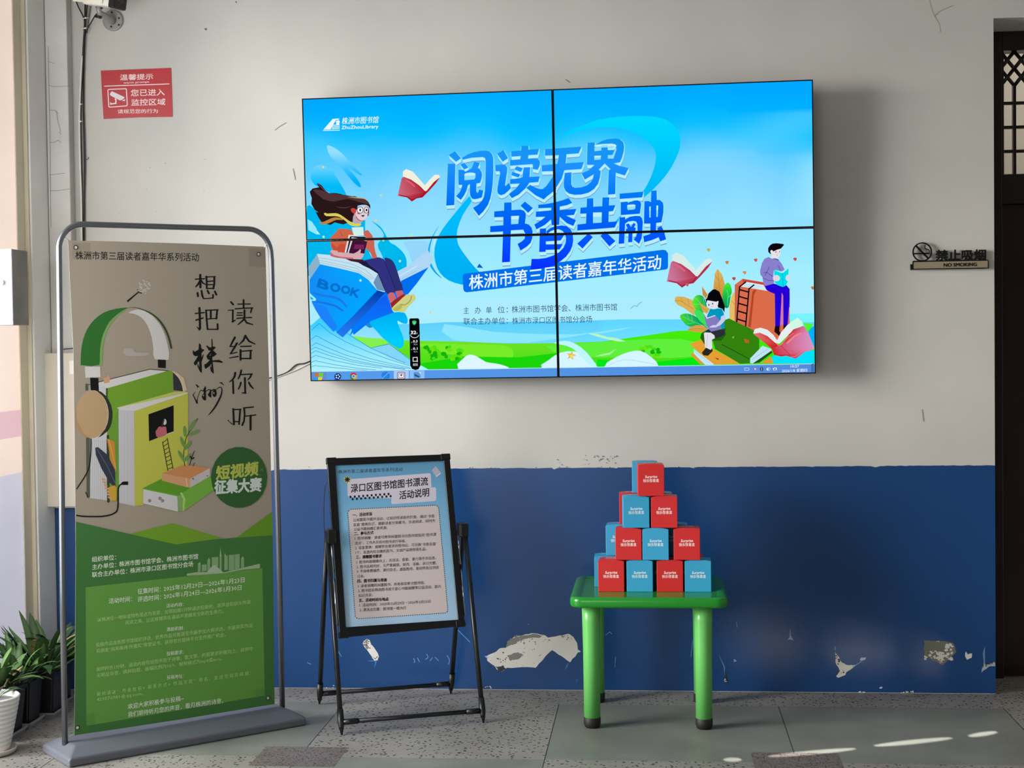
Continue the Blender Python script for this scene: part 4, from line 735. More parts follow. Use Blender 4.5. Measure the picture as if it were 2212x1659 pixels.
tv.poly([(1820,345),(1858,333),(1896,345),(1888,390),(1858,415),(1828,390)], (46, 200, 120)); tv.poly([(1840,360),(1858,390),(1880,358),(1858,375)], (200, 250, 220)); tv.text('32', (1800, 572), (1888, 570), 78, (236, 238, 240), .04); tv.text('%', (1895, 566), (1916, 565), 34, (200, 206, 210))
tv.stroke([(1790 + 0, 585)] + [(1864 + 78 * math.cos(a), 555 + 74 * math.sin(a)) for a in np.linspace(2.8, .35, 12)], 11, (214, 220, 224), cap=False)
for y, t in ((705, '0.3'), (830, '0.1')):
    tv.text(t, (1838, y + 8), (1912, y + 6), 56, (226, 228, 230), .03); tv.text('K/s', (1852, y + 52), (1912, y + 50), 40, (150, 154, 158), .02); tv.poly([(1806, y - 8), (1826, y), (1810, y + 14)], (150, 170, 190))
tv.stroke([(1838,965),(1838,1030),(1915,1028)], 12, (236, 236, 236)); tv.stroke([(1836,967),(1908,962),(1910,1036)], 12, (236, 236, 236)); tv.text('截图', (1835, 1110), (1916, 1108), 48, (186, 188, 190), .02)
tv.crop(1190, 480, .26673)
WT = (226, 240, 252)
tv.stroke(rrect(1568, 1180, 1604, 1200, 4, 2), 4, (190, 214, 240), closed=True); tv.ell(1654, 1188, 15, 14, (140, 110, 206)); tv.ell(1654, 1188, 8, 7, (226, 220, 246)); tv.ell(1707, 1189, 12, 18, (20, 30, 50)); tv.stroke([(1707,1178),(1707,1200)], 4, WT); tv.poly([(1746,1183),(1756,1180),(1762,1174),(1762,1204),(1746,1196)], WT); tv.stroke([(1770,1178),(1776,1189),(1770,1200)], 3, WT); tv.poly([(1797,1180),(1828,1177),(1830,1196),(1800,1199)], WT); tv.poly([(1805,1186),(1822,1184),(1823,1192),(1806,1194)], (40, 60, 90))
tv.text('10:27', (1940, 1179), (2010, 1176), 27, WT, .02); tv.text('2026/1/8 星期四', (1870, 1217), (2075, 1211), 30, WT, .01); tv.poly([(2106,1150),(2128,1142),(2132,1212),(2108,1214)], (70, 110, 170))

picture_data = tv
def panel(ix, iz, label):
    x0, x1 = (-TW / 2, -gap) if ix == 0 else (gap, TW / 2); y0, y1 = (-TH / 2, -gap) if iz == 0 else (gap, TH / 2)
    cx, cy = (x0 + x1) / 2, (y0 + y1) / 2; hw, hh = (x1 - x0) / 2, (y1 - y0) / 2; bz = .0042
    e = empty('display_panel', matrix=tvm @ Matrix.Translation((cx, cy, 0)))
    tag(e, label, 'screen', 'display panels of the video wall')
    MB().box((-hw + .004, -hh + .004, -.058), (hw - .004, hh - .004, -.012), .006).build('housing', black, e)
    b = MB()
    for A, B in (((-hw, -hh), (hw, -hh + bz)), ((-hw, hh - bz), (hw, hh)), ((-hw, -hh + bz), (-hw + bz, hh - bz)), ((hw - bz, -hh + bz), (hw, hh - bz))): b.box((A[0], A[1], -.014), (B[0], B[1], .0035))
    b.build('bezel', mat('bezel_black', (7, 7, 8), .6, spec=.12), e)
    MB().box((-hw + bz, -hh + bz, -.012), (hw - bz, hh - bz, -.0005)).build('screen_glass', mat('bezel_black', (7, 7, 8), .6, spec=.12), e)
    picture_data.build('screen', SCREEN, e, clip=(x0 + bz, y0 + bz, x1 - bz, y1 - bz), base=0.0, shift=(cx, cy))
    return e
panel(0, 1, 'upper left panel of the video wall, showing the floating red book and long brown hair')
panel(1, 1, 'upper right panel of the video wall, mostly pale blue sky')
panel(0, 0, 'lower left panel of the video wall, with the blue book and a black widget')
panel(1, 0, 'lower right panel of the video wall, with the two readers on books')
mr = tag(empty('mounting_rack', (-.39, -.03, 1.87)), 'black steel mounting rack holding the video wall off the plaster', 'bracket')
b = MB()
for z in (-.42, -.1, .1, .42): b.box((-.86, .016, z - .02), (.86, .0285, z + .02))
for x in (-.8, -.25, .25, .8): b.box((x - .02, .008, -.48), (x + .02, .016, .48))
b.build('rail', blackm, mr)

# ---------------------------------------------------------------- solid lettering
def solid_text(s, depth, bold=0.0, res=3):
    c = bpy.data.curves.new('t', 'FONT'); c.body = s; c.resolution_u = res; c.extrude = 1.0
    o = bpy.data.objects.new('t', c); COL.objects.link(o); bpy.context.view_layer.update()
    me = bpy.data.meshes.new_from_object(o.evaluated_get(bpy.context.evaluated_depsgraph_get()))
    v = np.array([q.co[:] for q in me.vertices]); f = [tuple(p.vertices) for p in me.polygons]
    bpy.data.objects.remove(o); bpy.data.curves.remove(c); bpy.data.meshes.remove(me)
    lo, hi = v[:, :2].min(0), v[:, :2].max(0); v[:, :2] = (v[:, :2] - lo) / (hi - lo); v[:, 2] *= depth / 2
    return v, f
acr = mat('black_acrylic', (10, 9, 9), .5, spec=.25)
ns = tag(empty('no_smoking_sign', (1.04, 0, 1.713)), 'black no smoking sign with cut-out letters on the wall beside the door', 'sign')
NP = lambda x, y: at_y(x, y, -.018) - np.array((1.04, 0, 1.713))
q = lambda X, Y: (1950 + X * .09042, 510 + Y * .09042)
def bar_prism(pts, y0, y1, mb):
    P = [NP(*q(*p)) for p in pts]; mb.prism([(p[0], p[2]) for p in P], -y0, -y1, (Vector((1, 0, 0)), Vector((0, 0, 1)), Vector((0, -1, 0))))
b = MB(); bar_prism([(235, 610), (255, 590), (2030, 565), (2050, 580), (2055, 770), (1900, 780), (240, 800)], -.012, -.020, b); bar_prism([(190, 675), (235, 670), (240, 800), (195, 805)], -.001, -.018, b)
b.build('backing_bar', acr, ns)
b = MB(); bar_prism([(258, 640), (280, 622), (2025, 590), (2025, 752), (262, 780)], -.020, -.0225, b)
sb = b.build('name_plate', mat('champagne_metal', (178, 164, 138), .4, metal=.6), ns)
def text_on(name, s, p0, p1, p2, yv, depth, m, parent, bold=0.0):
    v, f = solid_text(s, depth, bold); A, B, C = NP(*q(*p0)), NP(*q(*p1)), NP(*q(*p2))
    co = [tuple(A + (B - A) * a[0] + (C - A) * a[1] + np.array((0, yv - A[1] - a[2], 0))) for a in v]
    if bold:
        dx, dz = (B - A) * bold * .16, (C - A) * bold; co0, f0 = co, f; co, f = [], []
        for i, (sx, sz) in enumerate(((-1, -1), (1, -1), (1, 1), (-1, 1))): co += [tuple(np.array(p) + dx * sx + dz * sz + np.array((0, i * 2e-5, 0))) for p in co0]; f += [tuple(k + i * len(co0) for k in g) for g in f0]
    me = bpy.data.meshes.new(name); me.from_pydata(co, [], f); me.update(); return link_mesh(name, me, m, parent)
text_on('plate_lettering', 'NO SMOKING', (975, 735), (1760, 715), (975, 655), -.0232, .0014, acr, sb, .03)
text_on('lettering', '禁止吸烟', (795, 585), (1985, 570), (795, 335), -.016, .008, acr, ns, .03)
b = MB(); c = NP(*q(468, 378)); R0, R1 = .0385, .0335
ring = [(c[0] + R0 * math.cos(a), c[2] + R0 * math.sin(a)) for a in np.linspace(0, 2 * pi, 40, endpoint=False)]; rin = [(c[0] + R1 * math.cos(a), c[2] + R1 * math.sin(a)) for a in np.linspace(0, 2 * pi, 40, endpoint=False)]
for i in range(40):
    j = (i + 1) % 40; b.prism([ring[i], ring[j], rin[j], rin[i]], .012, .020, (Vector((1, 0, 0)), Vector((0, 0, 1)), Vector((0, -1, 0))))
for p0, p1, wd in (((318, 232), (610, 530), 42), ((270, 420), (640, 412), 34)):
    A, B = np.array(p0, float), np.array(p1, float); d = (B - A) / np.hypot(*(B - A)); nn = np.array([-d[1], d[0]]) * wd / 2
    bar_prism([A + nn, B + nn, B - nn, A - nn], -.012, -.020, b)
sm = smooth([(540, 205), (528, 265), (560, 310), (620, 325), (640, 370), (628, 420)], 4, closed=False)
b.tube([NP(*q(*p)) + np.array((0, .002, 0)) for p in sm], .0019, 8)
b.build('no_smoking_symbol', acr, ns)

# ---------------------------------------------------------------- red surveillance notice
b = MB(); cs = [at_y(x, y, -.002) for x, y in ((217.7, 152.8), (290, 149.8), (369.5, 146.8), (371.4, 200), (373, 252.4), (300, 253.5), (223.8, 257), (220.5, 205))]
rs = tag(empty('surveillance_notice', cs[0]), 'red notice with white lettering and camera symbol on the upper left wall', 'sign')
b.prism([(p[0] - cs[0][0], p[2] - cs[0][2]) for p in cs], -.001, 0.0003, (Vector((1, 0, 0)), Vector((0, 0, 1)), Vector((0, -1, 0))))
b.build('sign_sheet', mat('red_vinyl', (184, 26, 34), .35, noise=.06), rs)
SP = Plane((cs[0][0], -.0026, cs[0][2]), (1, 0, 0), (0, 0, 1)); a = Art(SP.uv).crop(210, 140, .07685); W_ = (244, 222, 222)
a.text('温馨提示', (640, 438), (1570, 410), 178, W_, .012); a.text('warm prompt', (740, 540), (1460, 508), 85, W_, .01)
a.stroke([(205, 600), (2020, 538)], 24, W_)
a.stroke([(330, 690), (300, 715), (325, 1170), (355, 1190), (820, 1155), (845, 1130), (820, 690), (800, 672)], 26, W_, closed=True)
a.poly([(415, 742), (770, 910), (750, 950), (650, 1005), (380, 870), (355, 830), (375, 780)], (226, 220, 226)); a.poly([(690, 1000), (790, 965), (770, 1025)], W_)
a.stroke([(500, 950), (525, 985), (525, 1085), (370, 1100)], 36, W_, cap=False); a.poly([(358, 1045), (400, 1080), (395, 1120), (368, 1140)], W_)
a.text('您已进入', (945, 885), (1895, 860), 205, W_, .012); a.text('监控区域', (955, 1150), (1915, 1130), 200, W_, .012); a.text('请规范您的行为', (575, 1372), (1705, 1358), 130, W_, .008)
o = a.build('sign_lettering', PRINT, rs); o.matrix_local = Matrix.Translation(-Vector(cs[0])) @ SP.matrix()

# ---------------------------------------------------------------- security camera on its wall bracket
pc = at_y(245, 45, 0); sc_ = tag(empty('security_camera', pc), 'white bullet security camera with black front on a round wall bracket', 'camera')
grey = mat('bracket_grey', (150, 148, 144), .4, metal=.3); white_pl = mat('white_enamel', (238, 236, 226), .3)
R = lambda x, y, Y: at_y(x, y, Y) - pc
bp = MB()
bp.tube([(0, -.0005, 0), (0, -.009, 0), (0, -.011, 0)], [.0435, .0435, .040], 36).build('base_plate', grey, sc_)
for dx, dz in ((-.002, .033), (.028, .008), (.027, -.02), (-.006, -.026)): MB().tube([(dx, -.010, dz), (dx, -.0125, dz)], .0042, 10).build('screw', blackm, sc_)
arm = MB(); arm.tube([(0, -.01, -.002), tuple(R(238, 42, -.035)), tuple(R(226, 34, -.075)), tuple(R(215, 28, -.10)), tuple(R(213, 20, -.105)), tuple(R(214, 14, -.105))], [.016, .015, .0135, .0125, .011, .010], 16)
arm.build('bracket_arm', grey, sc_)
for P in (R(213, 36, -.10), R(215, 15, -.105)): MB().tube([P + np.array((-.014, 0, .003)), P + np.array((.012, 0, -.004))], .006, 10).build('clamp_knob', black, sc_)
d = Vector((.86, -.36, -.17)).normalized(); side = d.cross(Vector((0, 0, 1))).normalized(); upv = side.cross(d).normalized()
fc = Vector(R(255, -2, -.17)); hm = Matrix((( d.x, side.x, upv.x, fc.x), (d.y, side.y, upv.y, fc.y), (d.z, side.z, upv.z, fc.z), (0, 0, 0, 1)))
def hpart(name, mb, m):
    for v in mb.bm.verts: v.co = hm @ v.co
    return mb.build(name, m, sc_)
hpart('housing', MB().box((-.165, -.034, -.036), (-.012, .034, .034), .012, 3), white_pl)
hpart('sunshield', MB().box((-.205, -.042, .030), (-.02, .042, .038), .003).box((-.205, -.042, -.030), (-.045, -.037, .036), .002).box((-.205, .037, -.030), (-.045, .042, .036), .002), mat('sunshield_white', (246, 244, 226), .3))
hpart('front_cap', MB().box((-.016, -.040, -.041), (.016, .040, .036), .008, 3), black)
hpart('lens', MB().tube([(.012, 0, 0), (.0175, 0, 0)], .017, 24), mat('lens_glass', (30, 30, 34), .08))

# ---------------------------------------------------------------- cables and their ties
cab_b = mat('cable_black', (24, 23, 23), .45); cab_w = mat('cable_white', (222, 219, 212), .45); cab_g = mat('corner_tube_grey', (128, 126, 122), .5)
def cable(px, Y, r, m, label, g=None, name='cable'):
    pts = smooth([at_y(x, y, Yk) for (x, y), Yk in zip(px, Y if isinstance(Y, list) else [Y] * len(px))], 5, closed=False)
    o = MB().tube([tuple(p) for p in pts], r, 10).build(name, m); return tag(o, label, 'cable', g)
G = 'cables clipped up the corner by the pilaster'
cable([(184.5, -8), (184, 40), (183, 62), (181, 92), (178, 150), (175, 215), (174, 262), (175, 330), (177, 400), (178, 470), (179, 560)], -.020, .0042, cab_b, 'thick black cable running straight up the corner under the security camera', G)
cable([(191, -8), (187, 40), (185, 64), (183, 92), (181, 150), (180, 225), (182, 300), (183, 360), (182, 420), (182, 470), (182, 560)], -.012, .0032, cab_b, 'thin black cable bowing away from the wall right of the thick one', G)
cable([(177, 120), (174, 180), (172, 230), (171.5, 262), (172, 310), (173.5, 370), (175.5, 430), (176, 500), (177, 560)], -.027, .0040, cab_w, 'white cable hugging the left side of the black cable bundle', G)
cable([(160, -10), (168, 12), (177, 30), (182, 42), (182, 60)], -.022, .0027, cab_b, 'black cable slanting down from the top left to the cable bundle', G)
cable([(209, 30), (204, 36), (196, 50), (190, 60), (187, 72)], [-.095, -.08, -.04, -.026, -.022], .0027, cab_b, 'short black cable dropping from the security camera into the bundle', G)
cable([(195, -8), (192, 20), (188, 46), (186, 60)], -.010, .006, cab_g, 'grey tube coming down behind the security camera', G)  # plain grey tube, thicker than the cables beside it
tie_m = mat('tie_white', (232, 230, 224), .4)
for (x, y), lb in (((184.5, 40), 'white tie around the cables level with the bracket plate'), ((184, 62), 'white tie just under the bracket, where the camera cable joins'), ((173.5, 226), 'white tie on the cables beside the red notice'), ((173.5, 263), 'white tie on the cables just below the red notice')):
    c = at_y(x, y, -.019); w_ = .012 if y < 100 else .009
    o = MB().tube([(c[0] + w_ * math.cos(t), c[1] + .012 * math.sin(t) + .004, c[2] + .003 * math.cos(t)) for t in np.linspace(0, 2 * pi, 17)], .0018, 6).box((c[0] + .001, c[1] - .013, c[2] - .003), (c[0] + .008, c[1] - .007, c[2] + .003), .001).build('cable_tie', tie_m)
    tag(o, lb, 'cable tie', 'white ties on the corner cables')
cable([(676, 777), (658, 785), (640, 788), (622, 803), (604, 811), (585, 816), (560, 822)], -.006, .0026, cab_b, 'black cable trailing left from the bottom corner of the video wall', 'cables leaving the video wall')
cable([(676, 781), (662, 788), (640, 799), (622, 806), (606, 812), (585, 819), (560, 826)], -.005, .0020, cab_w, 'thin white cable sagging just beneath the black one left of the video wall', 'cables leaving the video wall')
cable([(128, 757), (140, 754), (152, 753), (163, 752), (175, 752)], -.062, .0018, cab_b, 'thin wire crossing above the cream electrical box')

# ---------------------------------------------------------------- cream electrical box on the pilaster, metal box on the left wall
bx0, bx1 = at_y(69, 763, -.12), at_y(80, 1095, -.12); ex1 = -2.30
eb = tag(empty('electrical_box', (bx0[0], -.12, bx1[2])), 'cream metal electrical box on the pilaster behind the banner', 'electrical box')
cream = mat('cream_metal', (216, 208, 192), .22, noise=.04, nscale=2, spec=.6); hz = bx0[2] - bx1[2]
MB().box((.006, .004, .004), (ex1 - bx0[0], .063, hz - .004), .004).build('body', cream, eb)
MB().box((0, -.006, 0), (ex1 - bx0[0], .004, hz), .004).build('cover', cream, eb)
l0, l1 = at_y(149.5, 779, -.127), at_y(162, 808, -.127)
MB().box((l0[0] - bx0[0], -.0068, l1[2] - bx1[2]), (l1[0] - bx0[0], -.006, l0[2] - bx1[2])).build('label_sticker', mat('paper_white', (240, 238, 232), .6), eb)
XB = XL + .115; ya, yb = at_x(27, 620, XB)[1], at_x(61, 620, XB)[1]; z1, z0 = at_x(27, 538, XB)[2], at_x(27, 702, XB)[2]
lb = tag(empty('notice_box', (XL, ya, z0)), 'silver-edged grey metal box on the left wall at the photo edge', 'metal box')
gmet = mat('grey_sheet_metal', (126, 122, 116), .4, metal=.35, noise=.3, nscale=5)
MB().box((.001, .004, 0), (.115, yb - ya, z1 - z0), .002).build('body', gmet, lb)
b = MB(); hh = z1 - z0
for A in (((.0, -.004, 0), (.115, .004, .02)), ((.0, -.004, hh - .02), (.115, .004, hh)), ((.093, -.004, .02), (.115, .004, hh - .02)), ((0, -.004, .02), (.02, .004, hh - .02))): b.box(*A, .002)
b.build('front_frame', mat('aluminium', (226, 227, 228), .3, metal=.5), lb)
MB().box((.02, -.001, .02), (.093, .003, hh - .02)).build('front_panel', mat('front_panel_grey', (150, 154, 158), .35), lb)
MB().tube([(.075, -.001, hh * .56), (.075, -.009, hh * .56)], .009, 16).build('lock', chrome, lb)

# ---------------------------------------------------------------- banner stand
P0 = np.array([-2.075, -1.116, .055]); P1 = np.array([-1.437, -.545, .055]); u = P1 - P0; LB = np.linalg.norm(u); u = u / LB
BP = Plane((P0[0], P0[1], 0), u, (0, 0, 1)); bm4 = BP.matrix()
bs = tag(empty('banner_stand', matrix=bm4), 'tall grey-framed banner stand with a beige and green printed banner', 'banner stand')
base_m = mat('grey_base_plastic', (100, 103, 112), .42)
b = MB(); bc = LB / 2; hl = .462; hd = .132                       # local: x along the stand, y up, z towards the viewer
lo = [(bc - hl, -hd - .004), (bc + hl, -hd - .004), (bc + hl, hd - .004), (bc - hl, hd - .004)]; md = lo; hi = [(bc - hl + .045, -.085), (bc + hl - .045, -.085), (bc + hl - .045, .062), (bc - hl + .045, .062)]
V = [[b.bm.verts.new((p[0], y, p[1])) for p in L] for L, y in ((lo, 0.0), (md, .030), (hi, .058))]
b.bm.faces.new(V[0]); b.bm.faces.new(V[2][::-1])
for i in (0, 1):
    for k in range(4): b.bm.faces.new((V[i][k], V[i][(k + 1) % 4], V[i + 1][(k + 1) % 4], V[i + 1][k]))
bmesh.ops.bevel(b.bm, geom=list(b.bm.edges), offset=.007, segments=3, profile=.5, affect='EDGES')
b.build('base', base_m, bs)
pole_m = mat('grey_tube', (126, 127, 130), .24, metal=.75)
path = [(0, .05, 0), (.004, .6, 0), (.011, 1.2, 0), (.016, 1.76, 0)] + [(.016 + .09 - .09 * math.cos(t), 1.786 + .09 * math.sin(t), 0) for t in np.linspace(.1, pi / 2, 9)]
path += [(.45, 1.8775, 0)] + [(.748 + .092 * math.sin(t), 1.788 + .092 * math.cos(t), 0) for t in np.linspace(0, pi / 2 - .1, 9)] + [(.842, 1.76, 0), (.848, 1.2, 0), (.853, .6, 0), (LB, .05, 0)]
MB().tube(path, .0105, 16).build('frame_tube', pole_m, bs)
cl = [(147, 519.5), (250, 521.5), (400, 526), (500, 530), (573, 533), (576, 640), (581, 814), (587, 1104), (590, 1300), (592.5, 1520.5), (500, 1535.5), (400, 1552), (280, 1570.5), (160.5, 1588), (162, 1400), (163.5, 1200), (162.5, 1100), (161, 950), (158, 751), (152, 630)]
cuv = BP.uv(np.array(cl)); b = MB(); b.prism([tuple(p) for p in cuv], 0.0, .0008)
cloth = b.build('banner_cloth', mat('banner_backing', (222, 214, 200), .6), bs)
ba = Art(BP.uv); ba.step = 7e-6
BG = (178, 165, 147)
ba.grid(0, 0, 1, 1, 1, 1, BG, lambda u, v: np.array([(147, 519.5), (573, 533), (592.5, 1520.5), (160.5, 1588)])[(u + v * 2 + .5).astype(int).clip(0, 3)][[0, 1, 3, 2]] if False else np.array([(147, 519.5), (573, 533), (160.5, 1588), (592.5, 1520.5)])) if False else ba.poly(cl, BG)
ba.crop(100, 460, .25316)
for p in ([(220,250),(375,258),(372,400),(222,396)], [(1725,300),(1868,306),(1872,462),(1728,456)]): ba.poly(p, (166, 152, 134))
INK = (18, 16, 16)
ba.text('株洲市第三届读者嘉年华系列活动', (248, 396), (1302, 414), 76, (22, 22, 24), .012)
# dandelion
ba.stroke([(695, 752), (780, 680)], [16, 11], INK); ba.stroke([(780, 655), (788, 678), (812, 684)], 9, INK)
rg = random.Random(4)
for k in range(46):
    a = rg.uniform(0, 2 * pi); r = 58 * rg.uniform(.1, 1) ** .6; ba.ell(833 + r * math.cos(a), 632 + r * math.sin(a), 6.5, 6.5, (206, 198, 188), n=7, keep=k > 0)
# brush lettering
def br(k, *ss):
    ba.crop(*k)
    for pts, wd in ss: ba.stroke(pts, np.array(wd if isinstance(wd, list) else [wd] * len(pts)) * 1.12, INK)
b1, b2, b3 = (400, 580, .08137), (400, 720, .08137), (400, 810, .08137)
br(b1, ([(265,285),(510,272)], 30), ([(398,172),(398,300),(402,500)], 54), ([(390,330),(340,420),(280,480)], [50, 46, 34]), ([(420,320),(470,390),(545,430)], [40, 36, 22]),
   ([(560,215),(570,400),(570,520)], 46), ([(540,225),(800,215)], 26), ([(770,225),(770,400),(745,530)], 48), ([(590,345),(745,330)], 30), ([(590,430),(745,428)], 28), ([(565,530),(745,530)], 30),
   ([(325,650),(335,735)], 48), ([(430,595),(450,720),(480,790)], [46, 48, 36]), ([(480,800),(620,795),(745,778)], 26), ([(735,780),(735,700)], 42), ([(590,590),(625,660)], 46), ([(785,610),(825,695)], 46))
br(b1, ([(375,1050),(385,1300),(390,1580)], 54), ([(265,1195),(500,1172)], 32), ([(285,1370),(470,1315)], [38, 34]), ([(390,1590),(370,1620),(305,1545)], [56, 40, 14]),
   ([(550,1110),(565,1340),(590,1610)], 44), ([(545,1110),(870,1098)], 30), ([(845,1105),(825,1330)], 44), ([(675,1110),(675,1320)], 46), ([(560,1345),(830,1322)], 26), ([(580,1615),(860,1615)], 30), ([(860,1610),(855,1480)], 46))
br(b1, ([(1210,890),(1270,955)], [44, 44]), ([(1130,1108),(1280,1105)], [20, 28]), ([(1262,1110),(1258,1400)], 40), ([(1255,1410),(1340,1365)], [50, 14]),
   ([(1395,945),(1725,942)], 28), ([(1545,840),(1548,1050)], 46), ([(1325,1072),(1560,1055),(1790,1048)], 30), ([(1765,1055),(1735,1170)], [40, 34]), ([(1380,1178),(1515,1176)], 28), ([(1370,1240),(1515,1240)], 28), ([(1370,1325),(1560,1308),(1755,1302)], 30), ([(1570,1110),(1570,1290),(1550,1360),(1400,1490)], [50, 48, 46, 26]), ([(1570,1340),(1625,1440),(1790,1490)], [40, 42, 26]))
br(b2, ([(1315,110),(1250,230),(1190,350)], [50, 46, 36]), ([(1190,350),(1300,350)], 26), ([(1370,265),(1290,400),(1200,540)], [50, 46, 34]), ([(1190,545),(1370,505)], 26), ([(1175,655),(1400,615)], [24, 32]),
   ([(1595,65),(1540,190),(1415,310)], [54, 46, 20]), ([(1600,80),(1690,210),(1850,285)], [50, 44, 26]), ([(1470,350),(1745,342)], 32), ([(1465,445),(1465,700)], 50), ([(1480,478),(1765,455)], 30), ([(1735,460),(1725,670)], 46), ([(1480,670),(1745,668)], 32))
br(b2, ([(1325,1050),(1310,1140),(1255,1230),(1170,1290)], [50, 46, 40, 20]), ([(1265,1270),(1275,1590)], 44), ([(1485,985),(1460,1090),(1405,1205)], [46, 46, 30]), ([(1470,1098),(1775,1080)], 30), ([(1755,1085),(1720,1170),(1660,1235)], [44, 40, 24]), ([(1580,1185),(1590,1580)], 46), ([(1600,1585),(1500,1580)], [40, 20]), ([(1475,1310),(1450,1400),(1410,1480)], [44, 40, 30]), ([(1685,1305),(1730,1390),(1800,1465)], [40, 46, 30]))
br(b3, ([(1272,905),(1280,1100),(1290,1310)], 48), ([(1280,920),(1475,912)], 30), ([(1455,915),(1425,1305)], [46, 40]), ([(1290,1235),(1425,1238)], 28), ([(1130,1205),(1250,1310)], [14, 22]), ([(1120,1220),(1150,1190)], 12), ([(1535,870),(1560,880),(1575,1050),(1555,1230),(1510,1330)], [20, 46, 42, 40, 44]), ([(1560,875),(1805,850)], 32), ([(1590,1095),(1870,1060)], 28), ([(1730,1080),(1730,1450)], 50))
ba.crop(*b2)
for p in ([(195,470),(215,450),(250,490),(350,430),(360,275),(385,270),(412,310),(420,380),(440,420),(490,430),(500,450),(430,520),(425,640),(480,560),(490,570),(450,700),(430,760),(440,1030),(420,1050),(370,990),(320,870),(330,800),(370,900),(370,750),(330,760),(310,820),(260,855),(225,810),(230,770),(290,680),(335,600),(280,610),(225,590),(195,530)],
          [(550,340),(580,320),(620,360),(660,380),(695,360),(690,160),(705,140),(718,180),(728,350),(760,350),(810,375),(735,450),(835,550),(760,610),(715,630),(718,720),(890,705),(990,755),(990,785),(840,765),(725,760),(755,1060),(740,1070),(680,1010),(655,900),(665,870),(690,920),(690,800),(655,860),(540,945),(515,920),(500,830),(560,800),(650,710),(600,695),(575,660),(560,600),(670,460),(620,455),(575,370)]): ba.poly(p, INK)
ba.poly([(635,600),(690,530),(660,590)], BG)
ba.crop(*b3)
ba.poly([(265,250),(300,252),(375,315),(335,325),(300,380),(320,325)], INK); ba.stroke([(265,440),(205,530),(260,640),(310,740)], [8, 22, 30, 50], INK); ba.stroke([(310,740),(320,620),(380,440),(420,405),(480,430)], [30, 14, 14, 22, 20], INK)
ba.poly([(520,295),(545,315),(550,660),(520,680),(470,655),(435,580),(450,530),(490,480),(470,400)], INK); ba.stroke([(550,430),(620,385),(670,400),(660,470),(680,590)], [16, 22, 30, 60, 20], INK); ba.poly([(590,530),(640,450),(690,460),(690,600),(640,580)], INK); ba.stroke([(690,420),(760,380),(810,400)], 26, INK); ba.ell(775, 490, 58, 95, INK); ba.ell(755, 480, 18, 28, BG); ba.ell(480, 545, 16, 22, BG)
ba.stroke([(820,380),(910,325),(960,350),(970,430),(930,580),(800,830),(690,980),(605,1070)], [14, 24, 26, 32, 44, 46, 34, 8], INK, sm=4); ba.stroke([(910,205),(960,210),(1020,275)], [16, 36, 12], INK)
# headphones over a pile of books
ba.crop(150, 640, .12658)
GD, GL = (52, 118, 48), (136, 178, 98)
ba.poly([(190,1150),(195,950),(230,740),(300,560),(420,400),(580,280),(780,215),(1000,195),(900,250),(780,340),(680,430),(600,580),(550,720),(520,900),(505,1170),(215,1175)], GD, 2); ba.stroke([(1010,195),(900,262),(790,350),(700,450),(625,580),(575,720),(545,900),(535,1170)], [6, 24, 34, 40, 44, 46, 46, 44], GL, sm=3)
ba.poly([(1000,280),(1150,225),(1280,250),(1420,340),(1540,480),(1620,640),(1670,820),(1690,1080),(1450,1070),(1430,900),(1400,700),(1330,500),(1220,360),(1100,300)], (228, 220, 216), 2)
ba.stroke([(1000,200),(1100,190),(1250,230),(1400,300),(1520,400),(1620,540),(1690,700),(1735,880)], [4, 8, 16, 22, 28, 32, 32, 34], (50, 76, 40), sm=3)
ba.poly([(915,920),(960,892),(1080,892),(1120,960),(1330,965),(1350,1000),(1250,1020),(1000,1020),(930,980)], (192, 182, 174), 2); ba.poly([(260,1200),(520,1200),(530,1380),(270,1390)], (232, 224, 218)); ba.poly([(1505,1078),(1640,1085),(1640,1228),(1508,1218)], INK)
ba.poly([(640,1560),(1700,1265),(1760,1290),(1765,1700),(900,2500),(640,2500)], (124, 172, 50)); ba.poly([(490,1470),(700,1410),(1370,1240),(1680,1270),(640,1570),(500,1560)], (232, 226, 222)); ba.stroke([(490,1466),(700,1412),(1370,1245),(1670,1270)], 14, (70, 70, 44)); ba.poly([(575,1390),(625,1385),(660,1330),(690,1400),(680,1470),(590,1490)], (226, 168, 132))
ba.poly([(500,1470),(640,1570),(640,2400),(500,2400)], (224, 220, 222)); ba.stroke([(635,1580),(635,1900)], 30, (60, 92, 40)); ba.poly([(1765,1290),(1850,1370),(1910,1500),(1935,1620),(1775,1605)], (54, 56, 60)); ba.stroke([(1765,1285),(1860,1380),(1920,1500),(1945,1620)], 20, (240, 214, 180), sm=3); ba.poly([(1790,1270),(1950,1400),(2000,1600),(1960,1620),(1925,1500),(1860,1380)], (232, 200, 166))
ba.poly([(350,1388),(490,1395),(500,1640),(360,1600)], INK); ba.stroke([(275,1510),(355,1505)], 12, (70, 80, 60)); ba.stroke([(290,1510),(290,1590)], 44, (88, 96, 78))
ba.crop(100, 800, .25316)
